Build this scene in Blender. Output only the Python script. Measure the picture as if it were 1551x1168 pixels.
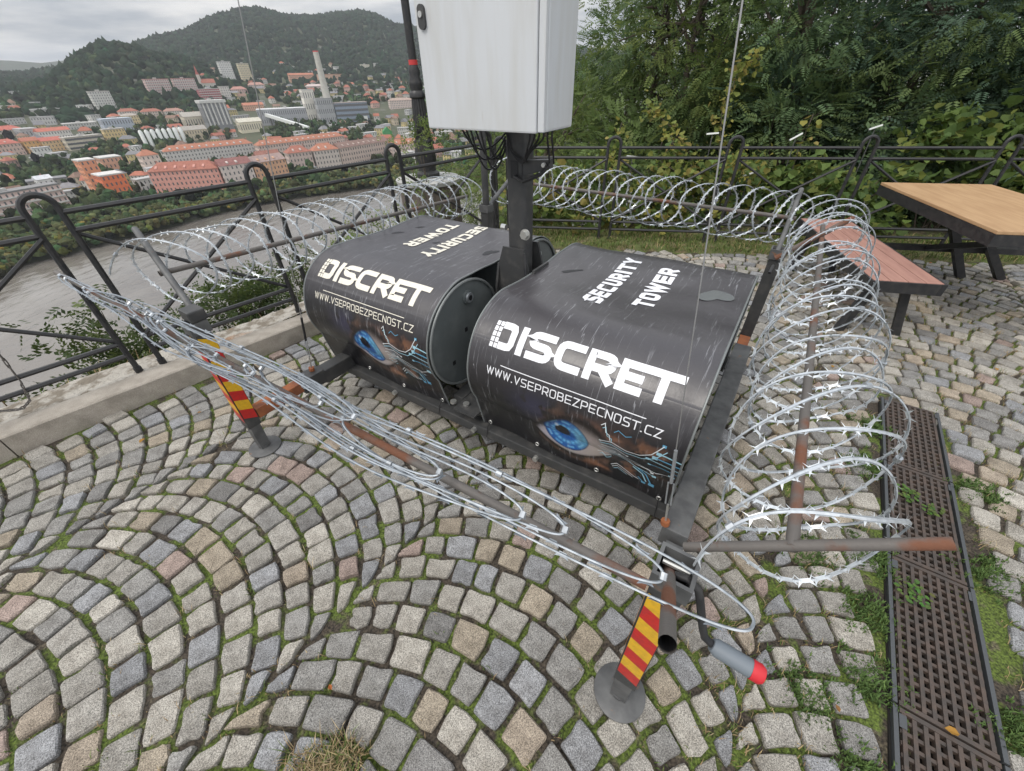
import bpy, bmesh, math, random
import numpy as np
from mathutils import Vector, Matrix

# ------------------------------------------------------------------ reset, camera, sky, sun, exposure
for o in list(bpy.data.objects):
    bpy.data.objects.remove(o, do_unlink=True)
scene = bpy.context.scene
COL = scene.collection
random.seed(7)
rng = np.random.default_rng(11)

CAM_H = 1.6
PITCH = math.radians(37.939)
ROLL = math.atan(-0.0245)
cam_data = bpy.data.cameras.new('camera')
cam_data.sensor_width = 36.0
cam_data.lens = 604.0 / 1551.0 * 36.0
cam_data.clip_start = 0.02
cam_data.clip_end = 20000.0
cam = bpy.data.objects.new('camera', cam_data)
COL.objects.link(cam)
_f = Vector((0, math.cos(PITCH), -math.sin(PITCH)))
_r0 = Vector((1, 0, 0))
_u0 = _r0.cross(_f)
_R = _r0 * math.cos(ROLL) + _u0 * math.sin(ROLL)
_U = -_r0 * math.sin(ROLL) + _u0 * math.cos(ROLL)
cam.matrix_world = Matrix(((_R.x, _U.x, -_f.x, 0), (_R.y, _U.y, -_f.y, 0), (_R.z, _U.z, -_f.z, CAM_H), (0, 0, 0, 1)))
scene.camera = cam

SUN_EL, SUN_AZ = math.radians(50), math.radians(-125)     # soft daylight through cloud, from behind and to the left
world = bpy.data.worlds.new('World')
scene.world = world
world.use_nodes = True
nt = world.node_tree
nt.nodes.clear()
N = nt.nodes.new
out = N('ShaderNodeOutputWorld')
sky = N('ShaderNodeTexSky')
sky.sky_type = 'NISHITA'
sky.sun_disc = False
sky.sun_elevation = SUN_EL
sky.sun_rotation = SUN_AZ
sky.air_density = 1.0
sky.dust_density = 3.0
bg1 = N('ShaderNodeBackground'); bg1.inputs['Strength'].default_value = 0.10
nt.links.new(sky.outputs[0], bg1.inputs['Color'])
tc = N('ShaderNodeTexCoord')
sep = N('ShaderNodeSeparateXYZ'); nt.links.new(tc.outputs['Generated'], sep.inputs[0])
absz = N('ShaderNodeMath'); absz.operation = 'ABSOLUTE'; nt.links.new(sep.outputs['Z'], absz.inputs[0])
addz = N('ShaderNodeMath'); addz.operation = 'ADD'; nt.links.new(absz.outputs[0], addz.inputs[0]); addz.inputs[1].default_value = 0.10
dx = N('ShaderNodeMath'); dx.operation = 'DIVIDE'; nt.links.new(sep.outputs['X'], dx.inputs[0]); nt.links.new(addz.outputs[0], dx.inputs[1])
dy = N('ShaderNodeMath'); dy.operation = 'DIVIDE'; nt.links.new(sep.outputs['Y'], dy.inputs[0]); nt.links.new(addz.outputs[0], dy.inputs[1])
cmb = N('ShaderNodeCombineXYZ'); nt.links.new(dx.outputs[0], cmb.inputs[0]); nt.links.new(dy.outputs[0], cmb.inputs[1])
cn = N('ShaderNodeTexNoise'); cn.inputs['Scale'].default_value = 0.6; cn.inputs['Detail'].default_value = 7; cn.inputs['Roughness'].default_value = 0.55
nt.links.new(cmb.outputs[0], cn.inputs['Vector'])
cr = N('ShaderNodeValToRGB')
cr.color_ramp.elements[0].position = 0.41; cr.color_ramp.elements[0].color = (0.52, 0.565, 0.63, 1)
cr.color_ramp.elements[1].position = 0.60; cr.color_ramp.elements[1].color = (1.12, 1.10, 1.08, 1)
nt.links.new(cn.outputs['Fac'], cr.inputs[0])
bg2 = N('ShaderNodeBackground')
# standard overcast sky: three times brighter overhead than at the horizon
ov = N('ShaderNodeMath'); ov.operation = 'MULTIPLY_ADD'; nt.links.new(absz.outputs[0], ov.inputs[0]); ov.inputs[1].default_value = 1.22; ov.inputs[2].default_value = 0.61
nt.links.new(ov.outputs[0], bg2.inputs['Strength'])
nt.links.new(cr.outputs[0], bg2.inputs['Color'])
mix = N('ShaderNodeMixShader'); mix.inputs[0].default_value = 0.9
nt.links.new(bg1.outputs[0], mix.inputs[1]); nt.links.new(bg2.outputs[0], mix.inputs[2])
nt.links.new(mix.outputs[0], out.inputs['Surface'])

sun_data = bpy.data.lights.new('sun', 'SUN')
sun_data.energy = 1.4
sun_data.angle = math.radians(22)
sun_data.color = (1.0, 0.94, 0.86)
sun = bpy.data.objects.new('sun', sun_data)
COL.objects.link(sun)
_sd = Vector((math.sin(SUN_AZ) * math.cos(SUN_EL), math.cos(SUN_AZ) * math.cos(SUN_EL), math.sin(SUN_EL)))
sun.rotation_euler = _sd.to_track_quat('Z', 'Y').to_euler()
sun.location = (0, 0, 30)

scene.view_settings.view_transform = 'Standard'
scene.view_settings.look = 'None'
scene.view_settings.exposure = 0.3
scene.view_settings.gamma = 1.0
scene.view_settings.use_curve_mapping = False
scene.render.engine = 'CYCLES'
scene.cycles.max_bounces = 6
scene.cycles.diffuse_bounces = 3
scene.cycles.glossy_bounces = 3
scene.cycles.transparent_max_bounces = 6
scene.cycles.volume_bounces = 0

# ------------------------------------------------------------------ materials
MATS = {}
def mat(name, col, rough=0.7, metal=0.0, col2=None, scale=8.0, detail=5, lo=0.4, hi=0.65, bump=None, attr=None, spec=0.5,
        col3=None, scale3=2.0, lo3=0.5, hi3=0.6, stretch=None, rough2=None, speck=None, backface=None):
    """Principled material: base colour broken by one or two noise layers, optional colour attribute, bump."""
    m = bpy.data.materials.new(name); m.use_nodes = True
    t = m.node_tree; n = t.nodes; L = t.links
    b = n['Principled BSDF']
    b.inputs['Roughness'].default_value = rough; b.inputs['Metallic'].default_value = metal
    b.inputs['Specular IOR Level'].default_value = spec
    tcn = n.new('ShaderNodeTexCoord'); vec = tcn.outputs['Object']
    if stretch:
        mp = n.new('ShaderNodeMapping'); mp.inputs['Scale'].default_value = stretch; L.new(vec, mp.inputs[0]); vec = mp.outputs[0]
    def noise(s, d=5, r=0.55):
        k = n.new('ShaderNodeTexNoise'); k.inputs['Scale'].default_value = s; k.inputs['Detail'].default_value = d
        k.inputs['Roughness'].default_value = r; L.new(vec, k.inputs['Vector']); return k.outputs['Fac']
    def ramp(f, a, c):
        k = n.new('ShaderNodeMapRange'); k.inputs['From Min'].default_value = a; k.inputs['From Max'].default_value = c; L.new(f, k.inputs['Value']); return k.outputs['Result']
    def mixc(f, a, c, mode='MIX'):
        k = n.new('ShaderNodeMix'); k.data_type = 'RGBA'; k.blend_type = mode
        if isinstance(f, float): k.inputs['Factor'].default_value = f
        else: L.new(f, k.inputs['Factor'])
        for i, s in ((6, a), (7, c)):
            if isinstance(s, tuple): k.inputs[i].default_value = (*s, 1)
            else: L.new(s, k.inputs[i])
        return k.outputs[2]
    c = col
    if attr:
        a = n.new('ShaderNodeAttribute'); a.attribute_name = attr; c = a.outputs['Color']
    if col2 is not None:
        f = ramp(noise(scale, detail), lo, hi)
        if attr: c = mixc(f, c, mixc(1.0, c, col2, 'MULTIPLY'))
        else: c = mixc(f, c, col2)
        if rough2 is not None:
            k = n.new('ShaderNodeMapRange'); k.inputs['To Min'].default_value = rough; k.inputs['To Max'].default_value = rough2
            L.new(f, k.inputs['Value']); L.new(k.outputs['Result'], b.inputs['Roughness'])
    if col3 is not None:
        c = mixc(ramp(noise(scale3, 6), lo3, hi3), c, col3)
    if speck:
        s, amt = speck
        f = noise(s, 2, 0.5)
        k = n.new('ShaderNodeMapRange'); k.inputs['From Min'].default_value = 0.3; k.inputs['From Max'].default_value = 0.7
        k.inputs['To Min'].default_value = 1 - amt; k.inputs['To Max'].default_value = 1 + amt; L.new(f, k.inputs['Value'])
        g = n.new('ShaderNodeCombineColor')
        for i in range(3): L.new(k.outputs['Result'], g.inputs[i])
        c = mixc(1.0, c, g.outputs[0], 'MULTIPLY')
    if isinstance(c, tuple): b.inputs['Base Color'].default_value = (*c, 1)
    else: L.new(c, b.inputs['Base Color'])
    if bump:
        s, st, dist = bump
        bn = n.new('ShaderNodeBump'); bn.inputs['Strength'].default_value = st; bn.inputs['Distance'].default_value = dist
        L.new(noise(s, 6, 0.6), bn.inputs['Height']); L.new(bn.outputs[0], b.inputs['Normal'])
    MATS[name] = m
    return m

mat('granite', (.3, .3, .3), .85, attr='col', col2=(.70, .69, .68), scale=16, lo=.42, hi=.66, bump=(110, .9, .006), speck=(300, .62), spec=.3)
mat('joint', (.05, .04, .03), .95, speck=(130, .75), col2=(.082, .115, .02), scale=6.5, lo=.46, hi=.53, col3=(.09, .075, .05), scale3=21, lo3=.56, hi3=.68, bump=(120, .8, .01))
mat('concrete', (.40, .36, .31), .9, col2=(.29, .26, .22), scale=9, bump=(70, .4, .006), speck=(260, .2))
mat('rubble', (.46, .43, .38), .95, col2=(.22, .19, .15), scale=13, lo=.42, hi=.58, col3=(.38, .2, .1), scale3=2.1, lo3=.6, hi3=.72, bump=(45, .9, .02))
mat('soil', (.1, .085, .055), .97, col2=(.08, .095, .03), scale=6, col3=(.2, .16, .09), scale3=11, lo3=.5, hi3=.7, bump=(25, .8, .03))
mat('turf', (.09, .11, .035), .97, col2=(.16, .13, .07), scale=6, lo=.45, hi=.62, bump=(60, .8, .02))
mat('black_iron', (.018, .019, .022), .42, col2=(.035, .034, .034), scale=30, rough2=.6, bump=(90, .15, .003))
mat('black_steel', (.042, .043, .044), .48, col2=(.075, .073, .07), scale=18, lo=.5, hi=.75, rough2=.65, bump=(120, .12, .002))
mat('grey_steel', (.11, .112, .112), .5, col2=(.065, .066, .068), scale=12, rough2=.62, col3=(.2, .1, .05), scale3=17, lo3=.66, hi3=.74, bump=(120, .12, .002))
mat('tarnished_wire', (.27, .30, .335), .45, metal=.5, col2=(.2, .225, .25), scale=40, rough2=.55)
mat('razor_blade', (.7, .74, .77), .34, metal=.45, col2=(.56, .6, .63), scale=60, rough2=.45)
mat('galvanised', (.46, .49, .52), .38, metal=.75, col2=(.34, .36, .38), scale=45, rough2=.5)
mat('razor', (.5, .535, .57), .42, metal=.5, col2=(.38, .41, .44), scale=60, rough2=.45)
mat('rusty_pipe', (.115, .105, .097), .6, col2=(.15, .062, .034), scale=6.5, lo=.5, hi=.62, rough2=.85, col3=(.09, .05, .035), scale3=33, lo3=.6, hi3=.75, bump=(90, .35, .004))
mat('rust_orange', (.30, .10, .035), .8, col2=(.17, .06, .03), scale=14, bump=(80, .3, .004))
mat('drum_steel', (.11, .125, .127), .42, col2=(.155, .17, .17), scale=9, lo=.5, hi=.75, rough2=.55, bump=(60, .1, .003))
mat('drum_rim', (.2, .215, .215), .45, metal=.3)
mat('cabinet_white', (.53, .55, .57), .45, col2=(.49, .50, .50), scale=3.5, stretch=(6, 6, .7), col3=(.36, .33, .29), scale3=7, lo3=.68, hi3=.82)
mat('white_print', (.74, .75, .79), .5, col2=(.66, .67, .7), scale=50, lo=.55, hi=.8)
mat('cream_print', (.70, .67, .58), .5, col2=(.6, .57, .5), scale=50, lo=.55, hi=.7)
mat('circuit_print', (.6, .7, .76), .45, attr='col')
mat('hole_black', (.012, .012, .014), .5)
mat('reflect_red', (.5, .018, .014), .35, col2=(.38, .02, .02), scale=60)
mat('reflect_yellow', (.68, .4, .015), .35, col2=(.55, .32, .02), scale=60)
mat('cable_black', (.012, .012, .013), .5)
mat('grip_grey', (.15, .175, .2), .55)
mat('grip_red', (.52, .02, .03), .5)
mat('steel_rope', (.3, .3, .3), .45, metal=.6)
mat('bolt_zinc', (.55, .55, .53), .35, metal=.8)
mat('puddle', (.15, .16, .165), .04, spec=.8)  # pale grey base stands in for the sky mirrored in the water
mat('bench_board', (.35, .19, .15), .6, col2=(.28, .145, .115), scale=5, stretch=(6, .8, 6), bump=(90, .15, .002))
mat('table_board', (.44, .285, .155), .55, col2=(.36, .22, .115), scale=4, stretch=(6, .7, 6), bump=(80, .12, .002))
mat('cast_iron_grate', (.052, .043, .038), .65, col2=(.082, .058, .046), scale=25, bump=(90, .3, .003))
mat('frame_steel', (.06, .065, .07), .5)
mat('pit', (.008, .007, .006), .95)
mat('leaf', (.05, .08, .03), .6, attr='col', spec=.25)
mat('bark', (.07, .055, .04), .9, col2=(.12, .1, .08), scale=14, bump=(30, .6, .02))
mat('blade', (.1, .12, .04), .8, attr='col', spec=.2)
mat('far_tree', (.04, .06, .03), .95, attr='col', spec=.1)
mat('terrain', (.05, .062, .03), .95, col2=(.08, .085, .05), scale=.02, col3=(.15, .145, .135), scale3=.05, lo3=.6, hi3=.66)
mat('forest_floor', (.03, .042, .02), .95, col2=(.045, .055, .03), scale=.03)
mat('asphalt', (.12, .12, .12), .9)
mat('wall_paint', (.5, .5, .5), .85, attr='col', col2=(.86, .86, .86), scale=.4)
mat('pane', (.12, .125, .13), .25)
mat('roof_tile', (.4, .15, .08), .85, attr='col', col2=(.78, .76, .76), scale=.5)
mat('chimney_concrete', (.5, .49, .44), .85, col2=(.42, .41, .37), scale=.2)
mat('white_slat', (.7, .72, .7), .5)
mat('stone_pedestal', (.15, .125, .11), .9, col2=(.09, .075, .065), scale=6, stretch=(5, 5, .5), bump=(20, .5, .02))
mat('pale_stone', (.42, .42, .41), .85, col2=(.34, .34, .33), scale=8)
mat('red_band', (.5, .04, .04), .5)

_m = MATS['leaf'].node_tree; _p = _m.nodes['Principled BSDF']; _tl = _m.nodes.new('ShaderNodeBsdfTranslucent'); _ms = _m.nodes.new('ShaderNodeMixShader'); _ms.inputs[0].default_value = .38
_m.links.new(_p.inputs['Base Color'].links[0].from_socket, _tl.inputs['Color']); _m.links.new(_p.outputs[0], _ms.inputs[1]); _m.links.new(_tl.outputs[0], _ms.inputs[2])
_m.links.new(_ms.outputs[0], _m.nodes['Material Output'].inputs['Surface'])
# water: rippled silt-grey river
m = mat('river_water', (.125, .11, .095), .16, col2=(.19, .175, .155), scale=.03, spec=.65, stretch=(1, .45, 1))
_n = m.node_tree.nodes; _l = m.node_tree.links
_tc = _n.new('ShaderNodeTexCoord'); _w = _n.new('ShaderNodeTexNoise'); _w.inputs['Scale'].default_value = .13; _w.inputs['Detail'].default_value = 8
_mp = _n.new('ShaderNodeMapping'); _mp.inputs['Rotation'].default_value = (0, 0, math.radians(40)); _mp.inputs['Scale'].default_value = (1.3, .7, 1)
_l.new(_tc.outputs['Object'], _mp.inputs[0]); _l.new(_mp.outputs[0], _w.inputs['Vector'])
_b = _n.new('ShaderNodeBump'); _b.inputs['Strength'].default_value = .5; _b.inputs['Distance'].default_value = 1.2
_l.new(_w.outputs['Fac'], _b.inputs['Height']); _l.new(_b.outputs[0], _n['Principled BSDF'].inputs['Normal'])

# printed tarpaulin: colour attribute + fine pale scuffs (wear that belongs to the sheet)
m = mat('tarpaulin', (.03, .03, .035), .34, attr='col', spec=.6, bump=(28, .12, .01))
_n = m.node_tree.nodes; _l = m.node_tree.links; _bs = _n['Principled BSDF']
_uv = _n.new('ShaderNodeUVMap'); _uv.uv_map = 'sheet'
def _scuff(rot, sc, thr, seed):
    mp = _n.new('ShaderNodeMapping'); mp.inputs['Rotation'].default_value = (0, 0, rot); mp.inputs['Scale'].default_value = sc; mp.inputs['Location'].default_value = (seed, seed * 2, 0)
    _l.new(_uv.outputs[0], mp.inputs[0])
    vo = _n.new('ShaderNodeTexVoronoi'); vo.feature = 'DISTANCE_TO_EDGE'; vo.inputs['Scale'].default_value = 1.0
    nz = _n.new('ShaderNodeTexNoise'); nz.inputs['Scale'].default_value = 2.2; nz.inputs['Detail'].default_value = 4
    av = _n.new('ShaderNodeVectorMath'); av.operation = 'ADD'
    sv = _n.new('ShaderNodeVectorMath'); sv.operation = 'SCALE'; sv.inputs['Scale'].default_value = .7
    _l.new(mp.outputs[0], nz.inputs['Vector']); _l.new(nz.outputs['Color'], sv.inputs[0]); _l.new(mp.outputs[0], av.inputs[0]); _l.new(sv.outputs[0], av.inputs[1])
    _l.new(av.outputs[0], vo.inputs['Vector'])
    lt = _n.new('ShaderNodeMapRange'); lt.inputs['From Min'].default_value = 0.0; lt.inputs['From Max'].default_value = .045; lt.inputs['To Min'].default_value = 1; lt.inputs['To Max'].default_value = 0
    _l.new(vo.outputs['Distance'], lt.inputs['Value'])
    n2 = _n.new('ShaderNodeTexNoise'); n2.inputs['Scale'].default_value = 1.3; n2.inputs['Detail'].default_value = 3; _l.new(mp.outputs[0], n2.inputs['Vector'])
    g = _n.new('ShaderNodeMapRange'); g.inputs['From Min'].default_value = thr; g.inputs['From Max'].default_value = thr + .06; _l.new(n2.outputs['Fac'], g.inputs['Value'])
    mu = _n.new('ShaderNodeMath'); mu.operation = 'MULTIPLY'; _l.new(lt.outputs[0], mu.inputs[0]); _l.new(g.outputs[0], mu.inputs[1]); return mu.outputs[0]
_s1 = _scuff(.22, (46, 3.0, 1), .53, 1.7); _s2 = _scuff(-.6, (60, 5, 1), .58, 5.1)
_mx = _n.new('ShaderNodeMath'); _mx.operation = 'MAXIMUM'; _l.new(_s1, _mx.inputs[0]); _l.new(_s2, _mx.inputs[1])
_bigm = _n.new('ShaderNodeTexNoise'); _bigm.inputs['Scale'].default_value = 3.2; _bigm.inputs['Detail'].default_value = 3; _l.new(_uv.outputs[0], _bigm.inputs['Vector'])
_bm = _n.new('ShaderNodeMapRange'); _bm.inputs['From Min'].default_value = .36; _bm.inputs['From Max'].default_value = .62; _bm.inputs['To Max'].default_value = .55; _l.new(_bigm.outputs['Fac'], _bm.inputs['Value'])
_sc = _n.new('ShaderNodeMath'); _sc.operation = 'MULTIPLY'; _l.new(_mx.outputs[0], _sc.inputs[0]); _l.new(_bm.outputs[0], _sc.inputs[1])
_mm = _n.new('ShaderNodeMix'); _mm.data_type = 'RGBA'; _l.new(_sc.outputs[0], _mm.inputs['Factor'])
_old = _bs.inputs['Base Color'].links[0].from_socket
_l.new(_old, _mm.inputs[6]); _mm.inputs[7].default_value = (.42, .43, .46, 1); _l.new(_mm.outputs[2], _bs.inputs['Base Color'])

# ------------------------------------------------------------------ mesh helpers
def tag(o, label=None, cat=None, group=None, kind=None):
    if label: o['label'] = label
    if cat: o['category'] = cat
    if group: o['group'] = group
    if kind: o['kind'] = kind
    return o

def thing(name, label, cat, loc=(0, 0, 0), rz=0.0, group=None):
    o = bpy.data.objects.new(name, None); COL.objects.link(o)
    o.empty_display_size = .1
    o.location = loc; o.rotation_euler = (0, 0, rz)
    return tag(o, label, cat, group)

def link(name, me, parent=None, loc=None):
    o = bpy.data.objects.new(name, me); COL.objects.link(o)
    if parent: o.parent = parent
    if loc is not None: o.location = loc
    return o

def np_mesh(name, V, quads=None, tris=None, material=None, colors=None, smooth=False, uv=None):
    me = bpy.data.meshes.new(name)
    V = np.asarray(V, dtype=np.float32); nv = len(V)
    quads = np.zeros((0, 4), np.int32) if quads is None else np.asarray(quads, np.int32).reshape(-1, 4)
    tris = np.zeros((0, 3), np.int32) if tris is None else np.asarray(tris, np.int32).reshape(-1, 3)
    me.vertices.add(nv); me.vertices.foreach_set('co', V.ravel())
    li = np.concatenate([quads.ravel(), tris.ravel()]).astype(np.int32)
    me.loops.add(len(li)); me.loops.foreach_set('vertex_index', li)
    nq, ntr = len(quads), len(tris)
    st = np.concatenate([np.arange(nq) * 4, nq * 4 + np.arange(ntr) * 3]).astype(np.int32)
    me.polygons.add(nq + ntr); me.polygons.foreach_set('loop_start', st)
    try: me.polygons.foreach_set('loop_total', np.concatenate([np.full(nq, 4), np.full(ntr, 3)]).astype(np.int32))
    except Exception: pass
    me.polygons.foreach_set('use_smooth', np.full(nq + ntr, bool(smooth)))
    me.update(calc_edges=True); me.validate()
    if colors is not None:
        at = me.color_attributes.new('col', 'FLOAT_COLOR', 'POINT')
        c = np.ones((nv, 4), np.float32); c[:, :3] = colors; at.data.foreach_set('color', c.ravel())
    if uv is not None:
        ul = me.uv_layers.new(name='sheet'); ul.data.foreach_set('uv', np.asarray(uv, np.float32)[li].ravel())
    if material: me.materials.append(MATS[material])
    return me

class MB:
    """collects shapes; build() makes ONE mesh object"""
    def __init__(s): s.v = []; s.f = []; s.c = None
    def add(s, vs, fs):
        b = len(s.v); s.v += [tuple(p) for p in vs]; s.f += [tuple(b + i for i in f) for f in fs]; return s
    def box(s, x0, x1, y0, y1, z0, z1, bev=0.0):
        if bev <= 0:
            vs = [(x0, y0, z0), (x1, y0, z0), (x1, y1, z0), (x0, y1, z0), (x0, y0, z1), (x1, y0, z1), (x1, y1, z1), (x0, y1, z1)]
            return s.add(vs, [(0, 3, 2, 1), (4, 5, 6, 7), (0, 1, 5, 4), (1, 2, 6, 5), (2, 3, 7, 6), (3, 0, 4, 7)])
        bm = bmesh.new(); bmesh.ops.create_cube(bm, size=1)
        for v in bm.verts: v.co = Vector(((x0 + x1) / 2 + v.co.x * (x1 - x0), (y0 + y1) / 2 + v.co.y * (y1 - y0), (z0 + z1) / 2 + v.co.z * (z1 - z0)))
        bmesh.ops.bevel(bm, geom=bm.edges[:], offset=bev, segments=2, affect='EDGES', profile=.6)
        bm.verts.index_update()
        s.add([v.co[:] for v in bm.verts], [[v.index for v in f.verts] for f in bm.faces]); bm.free(); return s
    def tube(s, path, r, n=8, cap=True, closed=False, rot=None, hollow=None):
        P = [Vector(p) for p in path]; m = len(P); rings = []
        up = Vector((0, 0, 1)); prev = None
        for i, p in enumerate(P):
            if closed: t = P[(i + 1) % m] - P[i - 1]
            else: t = P[min(i + 1, m - 1)] - P[max(i - 1, 0)]
            t.normalize()
            if prev is None:
                a = t.cross(up)
                if a.length < .05: a = t.cross(Vector((0, 1, 0)))
                a.normalize()
            else:
                a = prev - t * prev.dot(t); a.normalize()
            prev = a; b = t.cross(a)
            rr = r[i] if isinstance(r, (list, tuple)) else r
            o = rot if rot is not None else 0.0
            rings.append([p + a * (rr * math.cos(2 * math.pi * k / n + o)) + b * (rr * math.sin(2 * math.pi * k / n + o)) for k in range(n)])
        vs = [q for rg in rings for q in rg]; fs = []
        for i in range(m if closed else m - 1):
            j = (i + 1) % m
            for k in range(n): fs.append((i * n + k, i * n + (k + 1) % n, j * n + (k + 1) % n, j * n + k))
        if cap and not closed:
            fs.append(tuple(range(n))[::-1]); fs.append(tuple((m - 1) * n + k for k in range(n)))
        return s.add(vs, fs)
    def cyl(s, c, r, h, n=20, axis=2, r2=None):
        p0 = Vector(c); p1 = Vector(c); p1[axis] += h
        return s.tube([p0, p1], [r, r if r2 is None else r2], n)
    def lathe(s, c, prof, n=24):
        vs = []; fs = []
        for r, z in prof:
            for k in range(n): vs.append((c[0] + r * math.cos(2 * math.pi * k / n), c[1] + r * math.sin(2 * math.pi * k / n), c[2] + z))
        for i in range(len(prof) - 1):
            for k in range(n): fs.append((i * n + k, i * n + (k + 1) % n, (i + 1) * n + (k + 1) % n, (i + 1) * n + k))
        fs.append(tuple(range(n))[::-1]); fs.append(tuple((len(prof) - 1) * n + k for k in range(n)))
        return s.add(vs, fs)
    def prism(s, poly, axis, a0, a1):
        """poly: 2-D points in the two other axes (in order), extruded along axis from a0 to a1"""
        n = len(poly); vs = []
        for a in (a0, a1):
            for p in poly:
                q = list(p); q.insert(axis, a); vs.append(q)
        fs = [tuple(range(n))[::-1], tuple(range(n, 2 * n))] + [(k, (k + 1) % n, n + (k + 1) % n, n + k) for k in range(n)]
        return s.add(vs, fs)
    def build(s, name, material, parent=None, off=(0, 0, 0), smooth=False, loc=None, bevel=None, color=None):
        me = bpy.data.meshes.new(name)
        me.from_pydata([(v[0] - off[0], v[1] - off[1], v[2] - off[2]) for v in s.v], [], s.f)
        if color is not None:
            at = me.color_attributes.new('col', 'FLOAT_COLOR', 'POINT'); n = len(me.vertices)
            at.data.foreach_set('color', np.tile(np.array([*color, 1], np.float32), n))
        me.update()
        bm = bmesh.new(); bm.from_mesh(me); bmesh.ops.recalc_face_normals(bm, faces=bm.faces[:])
        bm.to_mesh(me); bm.free()
        if smooth:
            me.polygons.foreach_set('use_smooth', [True] * len(me.polygons))
            try: me.set_sharp_from_angle(angle=math.radians(38))
            except Exception: pass
        me.materials.append(MATS[material])
        return link(name, me, parent, loc)

def smooth_noise(x, y, seed=0, octaves=4, base=1.0):
    """cheap value noise from rotated sines"""
    r = np.random.default_rng(seed); o = np.zeros_like(np.asarray(x, float)); a = 1.0; k = base; tot = 0
    for _ in range(octaves):
        for _ in range(3):
            th = r.uniform(0, 6.28); ph = r.uniform(0, 6.28)
            o = o + a * np.sin(k * (np.cos(th) * x + np.sin(th) * y) * 6.28 + ph)
        tot += a * 3; a *= .55; k *= 2.03
    return o / tot * 1.8

# ------------------------------------------------------------------ the lie of the land
RIDGE_AZ = [-60, -50, -46, -43.5, -41, -39, -36, -33, -30, -27.5, -25.5, -23.5, -21, -19, -16.5, -14.8, -13.2, -11.5, -9, -5, 0, 5, 8, 12, 20, 60, 90]
RIDGE_EL = [.8, .8, .8, .9, 1.2, 1.7, 2.4, 3.2, 4.0, 4.8, 5.2, 5.25, 4.9, 5.0, 5.2, 5.25, 5.0, 4.3, 4.0, 4.0, 3.8, 3.4, 2.2, 1.6, 1.5, 1.5, 1.5]
BANK_AZ = [-90, -60, -52.9, -50.7, -48, -44.3, -39.7, -34.4, -29.5, -24.4, -17.5, -10.9, -1.5, 10, 90]
BANK_R = [330, 345, 351, 369, 369, 378, 386, 408, 422, 430, 438, 435, 470, 520, 600]
def sm(a, b, x):
    t = np.clip((x - a) / (b - a), 0, 1); return t * t * (3 - 2 * t)
def ground(x, y):
    x = np.asarray(x, float); y = np.asarray(y, float)
    r = np.hypot(x, y); az = np.degrees(np.arctan2(x, y))
    z = -80 + 64 * sm(700, 1450, r)
    far = 2600 * np.tan(np.radians(np.interp(az, RIDGE_AZ, RIDGE_EL))) - 8
    z = z + (far + 16) * sm(1350, 2600, r)
    z = z + (78 * np.exp(-((az + 36.8) / 4.6) ** 2) + 30 * np.exp(-((az + 31) / 3) ** 2)) * np.exp(-((r - 1450) / 250.) ** 2)
    z = z + (9 * np.sin(x * .011 + 1) * np.sin(y * .009) + 5 * np.sin(x * .023) * np.cos(y * .027 + 2)) * sm(1300, 1900, r) * (1 - .8 * sm(2350, 2600, r))
    return z

_az = np.radians(np.linspace(-95, 95, 240)); _r = np.concatenate([np.linspace(300, 1300, 110), np.linspace(1312, 2700, 110), np.array([2800, 3000, 3400, 4200])])
A2, R2 = np.meshgrid(_az, _r, indexing='ij')
X2, Y2 = R2 * np.sin(A2), R2 * np.cos(A2)
Z2 = ground(X2, Y2)
bank = np.interp(np.degrees(A2), BANK_AZ, BANK_R)
Z2 = np.where(R2 < bank + 14, -80 - 12 * np.clip((bank + 14 - R2) / 18, 0, 1), Z2)
Z2 = np.where(R2 > 2750, Z2 - (R2 - 2750) * .05, Z2)
na, nr = A2.shape
idx = np.arange(na * nr).reshape(na, nr)
Q = np.stack([idx[:-1, :-1], idx[1:, :-1], idx[1:, 1:], idx[:-1, 1:]], -1).reshape(-1, 4)
tag(link('valley_terrain', np_mesh('valley_terrain', np.stack([X2, Y2, Z2], -1).reshape(-1, 3), Q, material='terrain', smooth=True)), kind='structure')
# distant blue hills past the end of the valley
V = []; F = []
for i, a in enumerate(np.linspace(-75, 40, 70)):
    e = 1.35 + .3 * math.sin(a * .31) + .22 * math.sin(a * .83 + 1) + (.45 if -52 < a < -37 else 0)
    for r_, k in ((4300, 0.0), (5200, 1.0), (5900, .2)):
        V.append((r_ * math.sin(math.radians(a)), r_ * math.cos(math.radians(a)), -90 + k * (5200 * math.tan(math.radians(e)) + 90)))
for i in range(69):
    for j in range(2): F.append((i * 3 + j, i * 3 + 3 + j, i * 3 + 4 + j, i * 3 + 1 + j))
tag(link('far_hills', np_mesh('far_hills', V, F, material='forest_floor', smooth=True)), kind='structure')
# river sheet
V = []; F = []
for i, a in enumerate(np.radians(np.linspace(-100, 90, 60))):
    for r_ in (40, 200, 400, 700): V.append((r_ * math.sin(a), r_ * math.cos(a), -83.0))
for i in range(59):
    for j in range(3): F.append((i * 4 + j, i * 4 + 4 + j, i * 4 + 5 + j, i * 4 + 1 + j))
tag(link('river', np_mesh('river', V, F, material='river_water')), kind='structure')

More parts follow.
